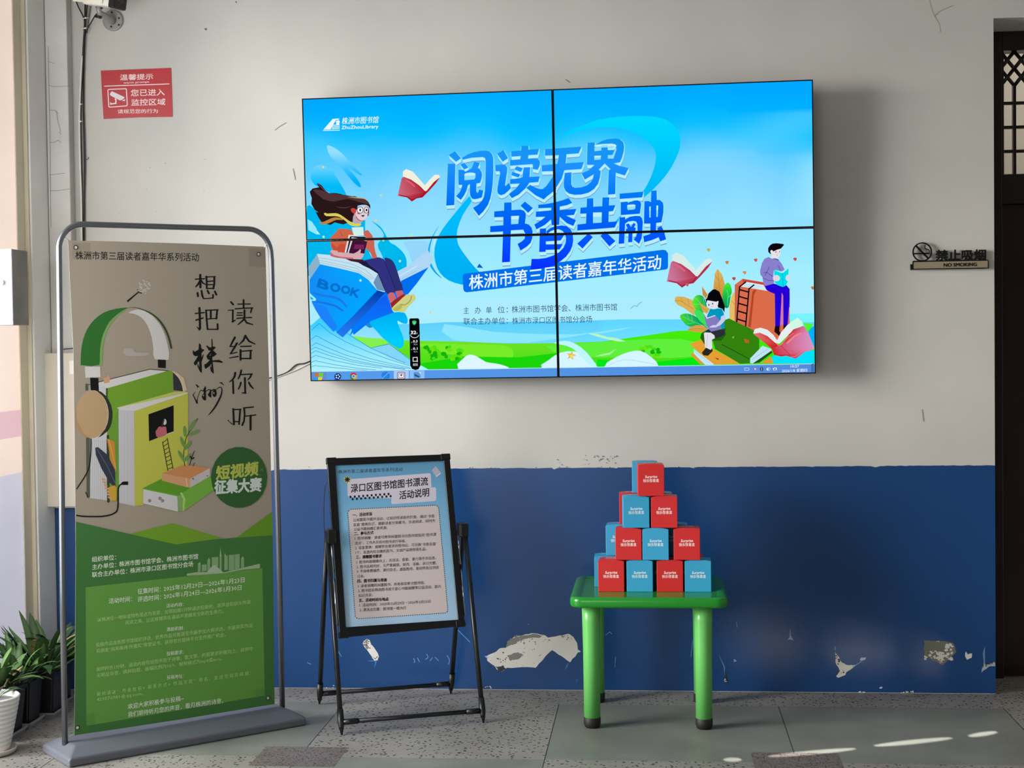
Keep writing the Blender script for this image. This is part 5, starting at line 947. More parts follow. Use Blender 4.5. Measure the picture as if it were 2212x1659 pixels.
# standing books
ba.poly([(380,560),(520,560),(520,1110),(370,1090)], (224, 220, 222)); ba.poly([(520,500),(620,330),(620,1115),(520,1115)], (116, 166, 60)); ba.stroke([(524,560),(528,1118)], 22, (54, 74, 44)); ba.stroke([(352,585),(358,1075)], 30, (96, 100, 80), cap=True); ba.stroke([(335,1040),(352,1078)], 8, INK)
for x in range(392, 515, 17): ba.stroke([(x, 590), (x - 3, 1092 + (x - 392) * .14)], 4, (196, 190, 196), cap=False)
ba.poly([(600,320),(880,250),(1205,185),(1205,200),(745,350),(620,335)], (232, 226, 222)); ba.poly([(595,320),(1080,185),(1180,180),(1210,190)], (206, 214, 110)); ba.poly([(620,322),(1190,192),(745,346)], (232, 226, 224))
ba.poly([(615,335),(748,348),(752,1158),(620,1130)], (226, 222, 224)); ba.poly([(748,348),(1208,195),(1208,600),(1200,850),(960,940),(820,1150),(752,1160)], (206, 204, 84))
for x in range(628, 746, 13): ba.stroke([(x, 342), (x, 1134 + (x - 628) * .17)], 4, (192, 186, 194), cap=False)
ba.poly([(870,375),(1085,298),(1085,520),(875,605)], (8, 6, 8)); ba.poly([(930,520),(960,480),(1020,480),(1030,560),(960,580),(935,560)], (206, 110, 122), 1); ba.ell(1008, 440, 16, 26, (226, 222, 224)); ba.stroke([(1000,420),(985,480)], 14, (60, 50, 56)); ba.poly([(1030,540),(1085,520),(1080,560),(1000,565)], (230, 214, 204)); ba.poly([(875,605),(1000,560),(1085,525),(1085,570),(880,640)], (206, 204, 84))
ba.stroke([(990,610),(1035,855)], 7, (40, 44, 20)); ba.stroke([(1030,580),(1080,840)], 7, (40, 44, 20))
for t in np.linspace(.03, .95, 8): ba.stroke([(990 + 45 * t, 610 + 245 * t), (1030 + 50 * t, 580 + 260 * t)], 6, (40, 44, 20))
ba.ell(392, 375, 138, 206, (240, 232, 222)); ba.poly([(420,170),(470,185),(530,250),(563,350),(555,450),(520,520),(440,575),(500,500),(530,400),(520,300),(480,220)], (50, 56, 40), 2); ba.ell(388, 375, 138, 204, (206, 170, 128)); ba.poly([(250,310),(262,430),(320,540),(370,575),(330,572),(275,520),(250,450)], (194, 154, 112), 1)
ba.stroke([(380,585),(378,700),(355,850),(258,1010)], 9, INK, sm=4); ba.stroke([(258,1237),(330,1246),(480,1245),(575,1220),(608,1170),(612,1010),(640,968)], 12, INK, sm=4); ba.poly([(640,955),(660,948),(697,948),(697,978),(640,978)], INK)
ba.poly([(515,580),(580,610),(595,860),(560,870),(540,720)], (222, 148, 62), 1); ba.stroke([(530,590),(560,700),(590,840)], 4, (240, 200, 120)); ba.poly([(415,660),(440,655),(520,720),(585,850),(590,1005),(540,960),(470,840),(420,720)], (56, 62, 76), 1); ba.stroke([(430,670),(520,820),(585,960)], 4, (120, 130, 146))
ba.poly([(525,1000),(580,980),(598,1000),(595,1110),(545,1115)], (222, 170, 64), 1)
for k in range(7): ba.ell(486 + 9 * k, 930 + 26 * k, 18, 9, (222, 172, 140), rot=.35)
# small green book, peach book
ba.poly([(820,1005),(980,925),(1200,985),(1420,900),(1430,1020),(1180,1195),(1110,1205),(825,1135)], (128, 190, 70)); ba.poly([(820,1005),(985,925),(1240,990),(1130,1070)], (104, 166, 40)); ba.poly([(825,1015),(1115,1075),(1120,1205),(825,1135)], (232, 228, 228)); ba.stroke([(1150,1050),(1175,1100),(1165,1190)], 20, (178, 226, 120)); ba.poly([(1115,1075),(1150,1060),(1165,1190),(1120,1205)], (146, 182, 108))
for k in range(9): ba.stroke([(830, 1030 + k * 12), (1112, 1088 + k * 12.5)], 2, (206, 200, 206), cap=False)
for cx, cy in ((880, 1112), (968, 1092), (990, 1112)): ba.ell(cx, cy, 15, 15, (166, 146, 142))
ba.poly([(985,880),(1160,808),(1395,830),(1395,905),(1225,1000),(1190,995),(985,940)], (232, 170, 124)); ba.poly([(985,878),(1160,808),(1395,830),(1225,925)], (222, 150, 96)); ba.poly([(1225,925),(1395,832),(1395,905),(1225,1000)], (212, 204, 202)); ba.stroke([(1190,920),(1200,990)], 8, (246, 214, 160)); ba.ell(1250, 925, 10, 6, (110, 108, 110)); ba.ell(1372, 900, 8, 5, (130, 126, 126))
ba.stroke([(1180,815),(1170,720),(1185,600),(1220,520),(1290,410)], 6, (44, 70, 30), sm=4)
for x, y, a, L in ((1240, 470, -1.0, 62), (1262, 530, -.45, 55), (1180, 520, -1.65, 48), (1205, 640, -.9, 52), (1160, 610, -1.9, 48), (1150, 730, -2.1, 55), (1200, 745, -.8, 50)): ba.ell(x, y, L, 15, (120, 158, 84), rot=a)
ba.stroke([(1220,808),(1240,740),(1260,690)], 6, INK); ba.stroke([(1225,735),(1240,755),(1258,745)], 10, INK); ba.stroke([(1250,815),(1262,790)], 5, INK)
# round badge
ba.crop(440, 950, .09644)
ba.ell(788, 842, 630, 685, (56, 104, 50)); 
def heavy(t, p0, p1, h, c, sh=0.0): ba.text(t, p0, p1, h, c, .038, shear=sh)
heavy('短视频', (272, 900), (1205, 790), 330, (196, 204, 92), .05); heavy('征集大赛', (235, 1215), (1275, 1150), 330, (226, 236, 226), .05)
for L in ([(1110,490),(1160,478)], [(1190,475),(1218,520)], [(1270,640),(1325,700)], [(1320,640),(1270,690)], [(1235,775),(1262,800)]): ba.stroke(L, 10, (120, 170, 104))
# green hills and panel
ba.crop(100, 800, .25316)
ba.poly([(720,1392),(1075,1304),(1530,1442),(1630,1420),(1900,1460),(1080,1500)], (126, 172, 46)); ba.poly([(1610,1436),(1926,1205),(1930,1425),(1700,1460)], (112, 164, 42))
ba.crop()
ba.poly([(163.5,1127),(380,1176),(460,1165),(588.5,1156),(592.5,1520.5),(500,1535.5),(400,1552),(280,1570.5),(160.5,1588),(162,1400)], (72, 128, 64))
ba.poly([(184.5,1268.5),(566,1227),(571,1502),(186,1568)], (110, 170, 76))
# city skyline
ba.crop(180, 1170, .18987); S1, S2 = (176, 200, 160), (150, 184, 134)
ba.poly([(1165,365),(1300,345),(1400,345),(1470,270),(1590,350),(1800,300),(2005,250),(2005,300),(1800,320),(1600,358),(1165,388)], S1)
for x0, x1, y0, y1 in ((1300, 1332, 250, 345), (1345, 1400, 262, 340), (1408, 1440, 205, 335), (1458, 1532, 178, 290), (1547, 1570, 150, 330), (1600, 1640, 160, 325), (1652, 1715, 152, 330), (1720, 1775, 145, 325), (1790, 1825, 190, 300)): ba.poly([(x0, y0), (x1, y0 - 5), (x1, y1 - 8), (x0, y1)], S2)
ba.poly([(1548,165),(1557,65),(1567,160)], S1); ba.poly([(1600,165),(1608,130),(1620,160)], S1); ba.poly([(1795,195),(1808,165),(1822,190)], S1); ba.poly([(1306,255),(1318,230),(1330,250)], S1); ba.poly([(1416,210),(1424,180),(1434,206)], S1)
ba.poly([(1400,350),(1470,268),(1500,268),(1592,352)], (190, 208, 176)); ba.stroke([(1170,390),(1165,352)], 6, (30, 60, 30))
WB = (238, 248, 224); WC = (186, 224, 150)
def tx(t, p0, p1, h, c=WC, bo=.008): ba.text(t, p0, p1, h, c, bo, res=1)
tx('组织单位：', (95, 232), (370, 205), 66, WB, .014); tx('主办单位：', (98, 320), (370, 290), 66, WB, .014); tx('株洲市图书馆学会、株洲市图书馆', (405, 285), (1302, 196), 66, WB, .014)
tx('联合主办单位：', (95, 408), (495, 364), 66, WB, .014); tx('株洲市渌口区图书馆分会场', (530, 360), (1245, 282), 66, WB, .014)
tx('征集时间：', (615, 598), (875, 572), 68, WB, .012); tx('2025年12月29日—2026年1月23日', (912, 566), (1830, 462), 66, WB, .012); tx('活动时间：', (287, 706), (552, 680), 66, WB, .012); tx('评选时间：', (615, 688), (880, 660), 68, WB, .012); tx('2026年1月24日—2026年1月30日', (912, 652), (1795, 550), 66, WB, .012)
tx('活动内容：', (940, 752), (1140, 733), 50, WB); tx('以株洲任一地标或特色景点为背景，出镜拍摄1分钟诵读短视频，用声音和镜头传递', (160, 912), (1898, 708), 52); tx('阅读之美，让这座城市在诵读声里焕发全新的生命力。', (475, 945), (1590, 812), 52)
tx('激励机制：', (945, 1020), (1145, 1002), 50, WB); tx('投稿作品由各图书馆组织评选，优秀作品可推送至市级参加大赛评选，市级获奖作品', (140, 1198), (1922, 972), 52); tx('将颁发“阅美株洲·传播奖”荣誉证书，获得官方媒体平台宣传推广机会。', (145, 1268), (1615, 1080), 52)
ba.crop(180, 1380, .18987)
tx('投稿要求：', (945, 192), (1140, 170), 50, WB); tx('视频时长1分钟，诵读内容包括但不限于诗歌、散文等，内容要求积极向上，视频中', (145, 370), (1925, 132), 52); tx('无明显杂音，横屏拍摄，画幅比例为16:9，视频格式为mp4或mov。', (148, 440), (1575, 245), 52)
tx('投稿地址：', (948, 462), (1140, 442), 50, WB)
L = '视频请以“作者姓名+联系方式+作品主题”命名，发送至指定邮箱：'
ba.up()
for i, c in enumerate(L):
    t = i / (len(L) - .4); x = 148 + (1925 - 148) * t; y = 652 - (652 - 405) * t
    wdt = {'“': .35, '”': .35, '+': .55, '，': .3, '：': .3}.get(c, 1) * 46
    ba.text(c, (x + 2, y), (x + wdt - 2, y - wdt * .13), 50, WC, .006, res=1, keep=True)
tx('429576981@qq.com。', (150, 712), (680, 640), 52); tx('欢迎大家积极参与投稿~', (502, 800), (1138, 702), 66, WB, .012); tx('我们期待听见您的声音，看见株洲的诗意。', (505, 892), (1590, 730), 66, WB, .012)
ba.crop()
for p in ([(186,1543),(203,1540),(204,1565),(186,1568)], [(551,1490),(571,1486),(571,1502),(552,1506)]): ba.poly(p, (100, 158, 70))

ba.build('banner_print', PRINT, cloth, base=.0009)
ring_m = mat('grommet_metal', (60, 58, 56), .35, metal=.6); hole_m = mat('grommet_bright', (236, 234, 228), .4)
for x, y in ((163, 534.6), (557.6, 549.2), (578, 1507.5), (166.5, 1571.5)):
    c = BP.uv((x, y))[0]; b = MB(); b.tube([(c[0] + .0068 * math.cos(t), c[1] + .0068 * math.sin(t), .003) for t in np.linspace(0, 2 * pi, 21)], .0014, 6); g = b.build('grommet', ring_m, cloth)
    MB().tube([(c[0], c[1], .002), (c[0], c[1], .0028)], .006, 18).build('grommet_centre', hole_m, g)
for a_, c_ in (((137, 511), (149, 521)), ((577, 524), (571, 535)), ((607, 1518), (592, 1518)), ((141, 1593), (161, 1586))):
    A = BP.uv(a_)[0]; B = BP.uv(c_)[0]; MB().tube([(A[0], A[1], .002), (B[0], B[1], .001)], .0018, 6).build('cord', cab_w, bs)

# ---------------------------------------------------------------- A-frame poster stand
EO = np.array([-1.0048, -.420, 0]); EY = math.radians(21.6)
es = tag(empty('poster_easel', EO, EY), 'black A-frame poster stand with a pale blue notice between banner and table', 'poster stand')
HX, HZ, HD = .262, .722, .25
tube_m = mat('black_tube', (22, 22, 24), .3, spec=.5)
for sx in (-1, 1):
    for sy in (-1, 1):
        lx = HX + .009
        leg = MB(); A = Vector((sx * lx, sy * .012, HZ - .02)); B = Vector((sx * lx, sy * HD, .02)); leg.tube([A, A.lerp(B, .5), B], .0095, 14)
        lg = leg.build('leg', tube_m, es)
        dd = (B - A).normalized(); MB().tube([B - dd * .075, B - dd * .028, B - dd * .01, B + dd * .020], [.0118, .0125, .010, .003], 14).build('leg_tip', black, lg)
    b = MB(); b.box((sx * HX - .016, -.03, HZ - .045), (sx * HX + .022 * (1 if sx > 0 else 1), .03, HZ + .012), .008); b.build('hinge', black, es)
for sy in (-1, 1):
    z = .045; t = (HZ - .02 - z) / (HZ - .04); yy = sy * (.012 + (HD - .012) * t)
    b = MB(); b.tube([(-HX, yy, z), (HX, yy, z)], .0085, 14); b.tube([(-HX, yy, z), (-HX + .055, yy, z)], .0108, 14); b.tube([(HX - .055, yy, z), (HX, yy, z)], .0108, 14)
    b.build('crossbar', tube_m, es)
RF = rot_euler(math.radians(-14.356), math.radians(-.84), math.radians(21.72)); FP = Plane((-1.0102, -.416, .6657), RF[:, 0], RF[:, 2]); FP.n = -RF[:, 1]
fm = Matrix(((FP.e1[0], FP.e2[0], FP.n[0], FP.O[0]), (FP.e1[1], FP.e2[1], FP.n[1], FP.O[1]), (FP.e1[2], FP.e2[2], FP.n[2], FP.O[2]), (0, 0, 0, 1)))
loc = es.matrix_basis.inverted() @ fm if False else (Matrix.Translation(Vector(EO)) @ Matrix.Rotation(EY, 4, 'Z')).inverted() @ fm
po = np.array([(705.8, 991), (970, 981.8), (1003.5, 1352), (733.5, 1378)]); pi_ = np.array([(721, 1003.8), (959.6, 993.4), (990.8, 1341), (744.5, 1357.6)])
O = FP.uv(po); I = FP.uv(pi_); I2 = I + np.array([(-.004, .004), (.004, .004), (.004, -.004), (-.004, -.004)]) * -1
b = MB()
for k in range(4):
    j = (k + 1) % 4; b.prism([tuple(O[k]), tuple(O[j]), tuple(I2[j]), tuple(I2[k])], -.012, .008, bevel=.001, seg=1)
for k in range(4):
    sx = -1 if k in (0, 3) else 1; sz = 1 if k < 2 else -1
    b.box((O[k][0] - (.003 if sx < 0 else .036), O[k][1] - (.022 if sz > 0 else .003), -.014), (O[k][0] + (.036 if sx < 0 else .003), O[k][1] + (.003 if sz > 0 else .022), .010), .003)
pf = b.build('poster_frame', blackm, es); pf.matrix_local = loc
b = MB(); b.prism([tuple(p) for p in I + np.array([(-.006, .006), (.006, .006), (.006, -.006), (-.006, -.006)])], -.008, -.001)
board = b.build('poster_board', mat('poster_board', (206, 214, 220), .5), pf)
ea = Art(FP.uv); ea.step = 7e-6
ea.grid(0, 0, 1, 1, 4, 40, lambda x, y: stops(y, [(990, (104, 164, 202)), (1060, (120, 182, 222)), (1120, (136, 196, 234)), (1360, (188, 218, 246))]), lambda u, v: pi_[0] * ((1 - u) * (1 - v))[:, None] + pi_[1] * (u * (1 - v))[:, None] + pi_[2] * (u * v)[:, None] + pi_[3] * ((1 - u) * v)[:, None])
ea.crop(700, 980, .13562)
IK = (22, 22, 26)
ea.text('株洲市第三届读者嘉年华系列活动', (228, 320), (1250, 278), 66, (26, 40, 60), .008, res=1)
ea.poly([(1715,265),(1780,200),(1860,300),(1780,360)], (196, 190, 212)); ea.poly([(1860,300),(1860,318),(1785,375),(1780,358)], (236, 232, 240))
W1 = (226, 218, 232)
ea.poly(([(370,410),(1680,310),(1700,330),(1710,540),(1770,535),(1785,560),(1785,740),(1760,755),(1090,805),(1070,790),(1070,710),(400,690),(375,670)]), W1); ea.ell(370, 412, 56, 52, (206, 206, 120))
for a in (0, .8, 1.6, 2.4): ea.stroke([(370 - 38 * math.cos(a), 412 - 38 * math.sin(a)), (370 + 38 * math.cos(a), 412 + 38 * math.sin(a))], 16, IK)
ea.text('渌口区图书馆图书漂流', (428, 622), (1655, 502), 145, IK, .022); ea.text('活动说明', (1200, 730), (1672, 678), 145, IK, .022)
ea.up()
for k in range(20):
    x = 405 + 33.6 * k; y = 690 - 2.6 * k + (38 if k % 2 else 0); ea.poly([(x, y - 16), (x + 30, y - 20), (x + 34, y + 14), (x + 4, y + 18)], IK, keep=True)
ea.crop(660, 960, .24111)
bx = [(400, 582), (1170, 545), (1192, 562), (1275, 1490), (1258, 1510), (470, 1562), (445, 1545), (378, 605)]
ea.poly(bx, (222, 208, 206)); 
bp_ = smooth(bx, 1); tot = []
for p, q_ in zip(bx, bx[1:] + bx[:1]):
    n = max(1, int(np.hypot(q_[0] - p[0], q_[1] - p[1]) / 19))
    for k in range(n): tot.append(([p[0] + (q_[0] - p[0]) * (k + .1) / n, p[1] + (q_[1] - p[1]) * (k + .1) / n], [p[0] + (q_[0] - p[0]) * (k + .68) / n, p[1] + (q_[1] - p[1]) * (k + .68) / n]))
ea.up()
for p, q_ in tot: ea.stroke([p, q_], 6, (34, 40, 60), keep=True, cap=False)
lines = [('一、活动宗旨', 422, 648, 595, 637, 1), ('让闲置图书循环流动，让知识传递新的价值，通过“书香', 425, 692, 1155, 655, 0), ('盲盒”置换形式，鼓励读者分享藏书、交流阅读，同时为', 428, 735, 1160, 697, 0), ('公益书籍捐赠汇聚资源。', 432, 775, 735, 760, 0),
 ('二、参与方式', 435, 815, 608, 806, 1), ('1. 图书捐赠：读者可携带闲置图书交图书馆指定“图书漂', 440, 858, 1170, 820, 0), ('流点”，工作人员将对图书进行审核。', 442, 900, 900, 878, 0), ('2. 盲盒置换：捐赠符合要求的图书后，可兑换“书香盲盒”', 445, 942, 1178, 904, 0), ('1个，盲盒内包含随机图书、文创产品等惊喜礼品。', 448, 984, 1085, 950, 0),
 ('三、捐赠图书要求', 452, 1026, 682, 1015, 1), ('1. 图书内容健康向上，无违法、低俗、暴力等不良信息。', 456, 1070, 1170, 1030, 0), ('2. 图书品相完好，无严重破损、缺页、涂画，装订完整。', 458, 1112, 1175, 1075, 0), ('3. 不接收教辅类、期刊杂志、盗版图书、影印件及过刊合', 460, 1152, 1195, 1116, 0), ('订本。', 463, 1197, 528, 1193, 0),
 ('四、图书归属与用途', 465, 1240, 728, 1228, 1), ('1. 读者捐赠的闲置图书，所有权将移交图书馆。', 470, 1284, 1070, 1252, 0), ('2. 图书馆将筛选图书用于爱心书籍捐赠等公益活动，助力', 472, 1326, 1212, 1286, 0), ('知识共享。', 475, 1370, 602, 1362, 0),
 ('五、活动时间与地点', 478, 1413, 742, 1400, 1), ('1. 活动时间：2025年12月29日－2026年1月23日', 482, 1456, 1118, 1420, 0), ('2. 漂流点位置：图书馆一楼大厅', 485, 1498, 902, 1478, 0)]
for t, x0, y0, x1, y1, bo in lines: ea.text(t, (x0, y0), (x1, y1), 33 if bo else 31, (24, 22, 26) if bo else (46, 44, 50), .03 if bo else .006, res=1)

ea.build('poster', PRINT, pf, base=0.0)
for sx in (-1, 1):
    for z0_, z1_ in ((-.10, .055), (-.30, -.12)):
        X = (O[0][0] if sx < 0 else O[1][0]) + sx * .006 - sx * .0 ; r_ = MB().tube([(X, z0_, .002), (X, z1_, .002)], .0035, 10).build('slide_rod', chrome, pf)
cable([(706, 1042), (702, 1054), (700, 1075), (699.5, 1105), (700, 1138), (701, 1150)], [-.50, -.50, -.505, -.51, -.515, -.52], .0016, cab_b, 'thin black cord looping at the left edge of the poster stand', None, 'cord')

# ---------------------------------------------------------------- green children's table
tcx, tcy, ZT = -.030, -.420, .50; hx_, hy_ = .291, .265
ct = tag(empty('childrens_table', (tcx, tcy, 0)), 'small green plastic table under the stack of gift boxes', 'table')
gt_m = mat('green_plastic_top', (34, 138, 42), .22, spec=.5); gl_m = mat('green_plastic_leg_lit', (104, 190, 96), .32, spec=.5); rub = mat('rubber_black', (18, 18, 18), .6)  # legs painted a paler green than the top for the light they catch
b = MB(); rings = []
for z_, ins in ((ZT - .040, .030), (ZT - .040, .010), (ZT - .036, .003), (ZT - .030, 0), (ZT - .013, 0), (ZT - .006, .002), (ZT - .0015, .007), (ZT, .014), (ZT, .034), (ZT - .0035, .040)):
    rings.append([b.bm.verts.new((p[0], p[1], z_)) for p in rrect(-hx_ + ins, -hy_ + ins, hx_ - ins, hy_ - ins, max(.012, .048 - ins), 8)])
for A, B in zip(rings, rings[1:]):
    n = len(A)
    for k in range(n): f = b.bm.faces.new((A[k], A[(k + 1) % n], B[(k + 1) % n], B[k])); f.smooth = True
b.bm.faces.new(rings[0][::-1]); b.bm.faces.new(rings[-1])
b.build('table_top', gt_m, ct)
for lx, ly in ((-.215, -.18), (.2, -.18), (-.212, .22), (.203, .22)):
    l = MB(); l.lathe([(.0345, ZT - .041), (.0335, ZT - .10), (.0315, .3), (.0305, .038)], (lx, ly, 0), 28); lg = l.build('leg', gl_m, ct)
    MB().lathe([(.0300, .040), (.0318, .038), (.0318, .016), (.0285, .004), (.024, 0)], (lx, ly, 0), 28).build('rubber_foot', rub, lg)

# ---------------------------------------------------------------- gift boxes, stacked 4-3-2-1 in two rows
red_c = mat('red_card', (206, 34, 36), .42, noise=.03); blu_c = mat('blue_card', (52, 160, 204), .42, noise=.03); in_w = mat('card_inner', (196, 186, 180), .6)
BW, BH = .0985, .1205
ident = lambda p: p * np.array([1, 1])
def make_box(cm, nm):
    e = empty('gift_box', (0, 0, 0)); h = BH - .006
    MB().box((-BW / 2, -BW / 2, 0), (BW / 2, BW / 2, h), .0016, 2).build('box_body', cm, e)
    # tuck lid: crowned flap a little proud of the body
    b = MB(); n = 8; nx = []
    for i in range(n + 1):
        t = i / n; x_ = -BW / 2 + .001 + (BW - .002) * t; nx.append((x_, h + .0007 + .0052 * math.sin(pi * t) ** .6))
    vA = [b.bm.verts.new((p[0], -BW / 2 + .0012, p[1])) for p in nx]; vB = [b.bm.verts.new((p[0], BW / 2 - .0012, h + .0007 + (p[1] - h) * .5)) for p in nx]
    vC = [b.bm.verts.new((p[0], -BW / 2 + .0012, h - .001)) for p in nx]; vD = [b.bm.verts.new((p[0], BW / 2 - .0012, h - .001)) for p in nx]
    for i in range(n):
        for a_, c_ in ((vA, vB), (vC, vA), (vB, vD), (vD, vC)): b.bm.faces.new((a_[i], a_[i + 1], c_[i + 1], c_[i]))
    for i in (0, n): b.bm.faces.new((vA[i], vB[i], vD[i], vC[i]))
    b.build('lid', cm, e)
    a = Art(lambda p: p); W_ = (250, 232, 228) if nm == 'red' else (226, 240, 246)
    a.text('Surprise', (-.0225, .0665), (.0225, .0675), .0142, W_, .02, up=(0, 1), shear=.12); a.text('快乐惊喜盒', (-.0295, .0515), (.0295, .0525), .0135, W_, .012, up=(0, 1))
    o = a.build('front_lettering', PRINT, e); o.rotation_euler = (pi / 2, 0, 0); o.location = (0, -BW / 2 - .0003, 0)
    a = Art(lambda p: p); a.text('Surprise', (-.022, .004), (.022, .004), .0135, W_, .02, up=(0, 1)); a.text('快乐惊喜盒', (-.027, -.012), (.027, -.012), .0125, W_, .012, up=(0, 1))
    o = a.build('lid_lettering', PRINT, e); o.location = (0, 0, h + .0064)
    return e
PROTO = {'r': make_box(red_c, 'red'), 'b': make_box(blu_c, 'blue')}; used = set()
def gift(kind, x, y, z, rz, label, ry=0.0):
    e = PROTO[kind]
    if kind in used:
        n = e.copy(); COL.objects.link(n)
        for ch in e.children:
            c = ch.copy(); COL.objects.link(c); c.parent = n
        e = n
    used.add(kind); e.location = (x, y, z); e.rotation_euler = (0, ry, math.radians(rz))
    return tag(e, label, 'gift box', 'surprise gift boxes stacked on the green table')
YF = -.527 + BW / 2; nm = {'r': 'red', 'b': 'blue'}
def fx(p0, p1, z): return (at_y((p0 + p1) / 2, 1276, -.527)[0])
rowz = [ZT - .0035 + BH * k for k in range(4)]
front = [[('r', 1293, 1350, -2.0, 'leftmost box of the bottom row in front'), ('b', 1354, 1411, -.5, 'second box from left in the bottom row'), ('r', 1418, 1477, 0, 'third box from left in the bottom row'), ('b', 1480, 1537, -.8, 'rightmost box of the bottom row')],
         [('r', 1331, 1387, -.5, 'left box of the second row up'), ('b', 1389, 1446, -.8, 'middle box of the second row up'), ('r', 1456, 1514, -.8, 'right box of the second row up')],
         [('b', 1346, 1403, 3.5, 'left box of the third row up, slightly turned'), ('r', 1408, 1465, 0, 'right box of the third row up')],
         [('r', 1379, 1436, 2.5, 'topmost box in front, crowning the stack')]]
for k, row in enumerate(front):
    for c, a0, a1, rz, lbl in row: gift(c, fx(a0, a1, rowz[k]), YF - (.004 if k % 2 else 0), rowz[k], rz, '%s gift box with white lettering, %s' % (nm[c], lbl))
YR = YF + BW + .016
rear = [[('b', -.190, 1, 'leftmost box of the bottom row at the back'), ('r', -.084, 0, 'second from left in the bottom back row'), ('b', .022, 0, 'third from left in the bottom back row'), ('r', .128, 0, 'rightmost in the bottom back row')],
        [('b', -.143, -1.5, 'leftmost box of the second row at the back'), ('r', -.038, 0, 'middle box of the second back row'), ('b', .070, 0, 'right box of the second back row')],
        [('r', -.092, 2, 'left box of the third row at the back'), ('b', .012, 0, 'right box of the third back row')],
        [('b', -.042, 1, 'topmost box at the back, behind the red one')]]
for k, row in enumerate(rear):
    for c, x_, rz, lbl in row: gift(c, x_, YR, rowz[k], rz, '%s gift box, %s' % (nm[c], lbl))

# ---------------------------------------------------------------- planters along the left wall
pot_b = mat('planter_black', (30, 29, 34), .38); sau = mat('saucer_grey', (150, 148, 150), .45); soil = mat('potting_soil', (52, 40, 32), .9, noise=.4, nscale=60)
LEAF = attr_mat('leaf', rough=.42, spec=.4)
def foliage(parent, z, n, seed, rmax=.05, L=(.13, .24), tint=(1, 1, 1), squash=1.0, clip=None):
    rg = random.Random(seed); V = []; F = []; C = []
    for i in range(n):
        az = rg.uniform(0, 2 * pi); el = rg.uniform(.55, 1.42); ln = rg.uniform(*L); wd = ln * rg.uniform(.055, .105)
        r0 = rg.uniform(0, rmax); base = Vector((r0 * math.cos(az), r0 * math.sin(az) * squash, z)); h = Vector((math.cos(az), math.sin(az) * squash, 0)); droop = rg.uniform(.35, 1.3)
        side = Vector((-math.sin(az), math.cos(az), 0)); NS = 9; dead = rg.random() < .05
        c0 = np.array((36, 70, 32)) * rg.uniform(.6, 1.3); c1 = np.array((112, 142, 92)) * rg.uniform(.55, 1.15)
        if rg.random() < .35: c0 = np.array((66, 116, 34)) * rg.uniform(.8, 1.2)
        if dead: c0 = np.array((150, 120, 84)); c1 = np.array((180, 152, 110))
        st = rg.uniform(.15, .35)            # bare stem first, then the blade
        i0 = len(V); p = base; e = el
        for k in range(NS + 1):
            t = k / NS; e = el - droop * t * t * 1.1; dirv = h * math.cos(e) + Vector((0, 0, math.sin(e)))
            if k: p = p + dirv * (ln / NS)
            bt = max(0, (t - st) / (1 - st)); wv = .0022 if t <= st else .0022 + wd * (math.sin(pi * min(1, bt * .93 + .04) ** .8)) * (1 - bt * .25)
            if k == NS: wv = .0006
            nrm = side.cross(dirv).normalized(); fold = .28
            for q_, cc in ((-1, c0), (0, c1), (1, c0)):
                V.append(p + side * q_ * wv + nrm * (abs(q_) * wv * fold)); C.append(lin(np.clip(np.array(cc) * np.array(tint), 0, 255)))
        for k in range(NS):
            a_ = i0 + 3 * k; F += [(a_, a_ + 1, a_ + 4, a_ + 3), (a_ + 1, a_ + 2, a_ + 5, a_ + 4)]
    lim = XL - parent.location.x + .008
    V = [Vector((v.x if v.x > lim + .03 else lim + .03 * math.exp(min(0, v.x - lim - .03) / .03), v.y, v.z)) for v in V]
    me = bpy.data.meshes.new('foliage'); me.from_pydata([tuple(v) for v in V], [], F); me.update()
    at = me.color_attributes.new('col', 'FLOAT_COLOR', 'POINT'); at.data.foreach_set('color', np.hstack([np.array(C), np.ones((len(C), 1))]).ravel().astype(np.float32))
    for f in me.polygons: f.use_smooth = True
    o = link_mesh('foliage', me, LEAF, parent)
    return o
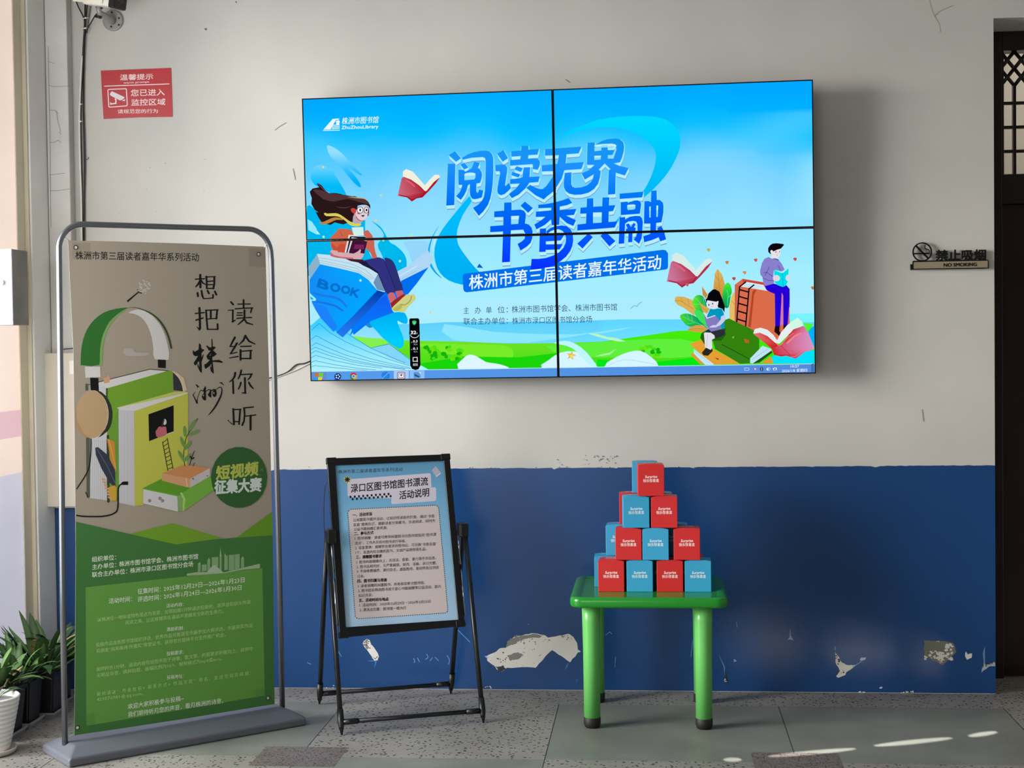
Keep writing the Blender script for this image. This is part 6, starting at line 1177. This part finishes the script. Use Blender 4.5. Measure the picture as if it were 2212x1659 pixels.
def planter(x, y, s, h, rz, label, seed, n, L=(.13, .24)):
    e = tag(empty('potted_plant', (x, y, 0), math.radians(rz)), label, 'potted plant', 'plants in black pots along the left wall')
    b = MB(); sq = lambda k: [(-k, -k), (k, -k), (k, k), (-k, k)]
    t0, t1 = s * .40, s * .5; z0 = .018
    rings = [[b.bm.verts.new((p[0], p[1], z)) for p in sq(k)] for k, z in ((t0, z0), (t1 - .004, h - .014), (t1, h - .014), (t1, h), (t1 - .007, h), (t1 - .009, h - .022))]
    for A, B in zip(rings, rings[1:]):
        for k in range(4): b.bm.faces.new((A[k], A[(k + 1) % 4], B[(k + 1) % 4], B[k]))
    b.bm.faces.new(rings[0][::-1]); b.bm.faces.new(rings[-1]); bmesh.ops.bevel(b.bm, geom=[g for g in b.bm.edges if abs((g.verts[0].co - g.verts[1].co).z) > .02], offset=.008, segments=3, affect='EDGES'); b.build('pot', pot_b, e)
    b = MB(); k0, k1 = s * .41, s * .475
    rings = [[b.bm.verts.new((p[0], p[1], z)) for p in sq(k)] for k, z in ((k0, 0.0), (k1, .020), (k1 + .003, .020), (k1 + .003, .026), (k1 - .003, .026), (k1 - .005, .017))]
    for A, B in zip(rings, rings[1:]):
        for k in range(4): b.bm.faces.new((A[k], A[(k + 1) % 4], B[(k + 1) % 4], B[k]))
    b.bm.faces.new(rings[0][::-1]); b.bm.faces.new(rings[-1]); b.build('saucer', sau, e)
    MB().box((-t1 + .012, -t1 + .012, h - .05), (t1 - .012, t1 - .012, h - .021)).build('soil', soil, e)
    foliage(e, h - .022, n, seed, s * .25, L)
    return e
planter(-2.442, -.842, .170, .185, 0, 'leafy plant in the black square pot nearest the white pot', 11, 50, (.13, .23))
planter(-2.432, -.672, .150, .180, 1, 'leafy plant in the second black pot from the white pot', 5, 38, (.12, .22))
planter(-2.405, -.508, .150, .180, 2, 'tall leafy plant in the third black pot, beside the banner pole', 23, 52, (.16, .29))
planter(-2.440, -.335, .150, .180, 0, 'plant in the farthest black pot, half hidden behind the banner', 31, 36, (.15, .25))
wc = at_y(-20, 1605, -1.06)
wp = tag(empty('potted_plant', (wc[0] - .004, -1.06, 0)), 'plant in a white ribbed pot at the bottom left corner', 'potted plant')
wm = mat('white_ribbed_plastic', (234, 233, 230), .4); prof = [(.066, .014)]
for k in range(11):
    r = .068 + .034 * (k / 10) ** .9; z = .02 + .178 * k / 11; prof += [(r + .002, z), (r + .0035, z + .008), (r + .0022, z + .0145), (r + .0006, z + .0158)]
prof += [(.107, .198), (.108, .203), (.104, .207), (.098, .203), (.095, .185)]
MB().lathe(prof, (0, 0, 0), 44).build('pot', wm, wp)
MB().lathe([(.075, 0), (.088, .004), (.094, .020), (.091, .022), (.082, .010)], (0, 0, 0), 40).build('saucer', mat('saucer_pale', (196, 186, 176), .5), wp)
MB().lathe([(.094, .180), (.094, .186), (.001, .189)], (0, 0, 0), 36).build('pebbles', mat('white_pebbles', (206, 204, 202), .7, noise=.35, nscale=90, bump=.8, bscale=70), wp)
foliage(wp, .186, 12, 3, .03, (.07, .14))
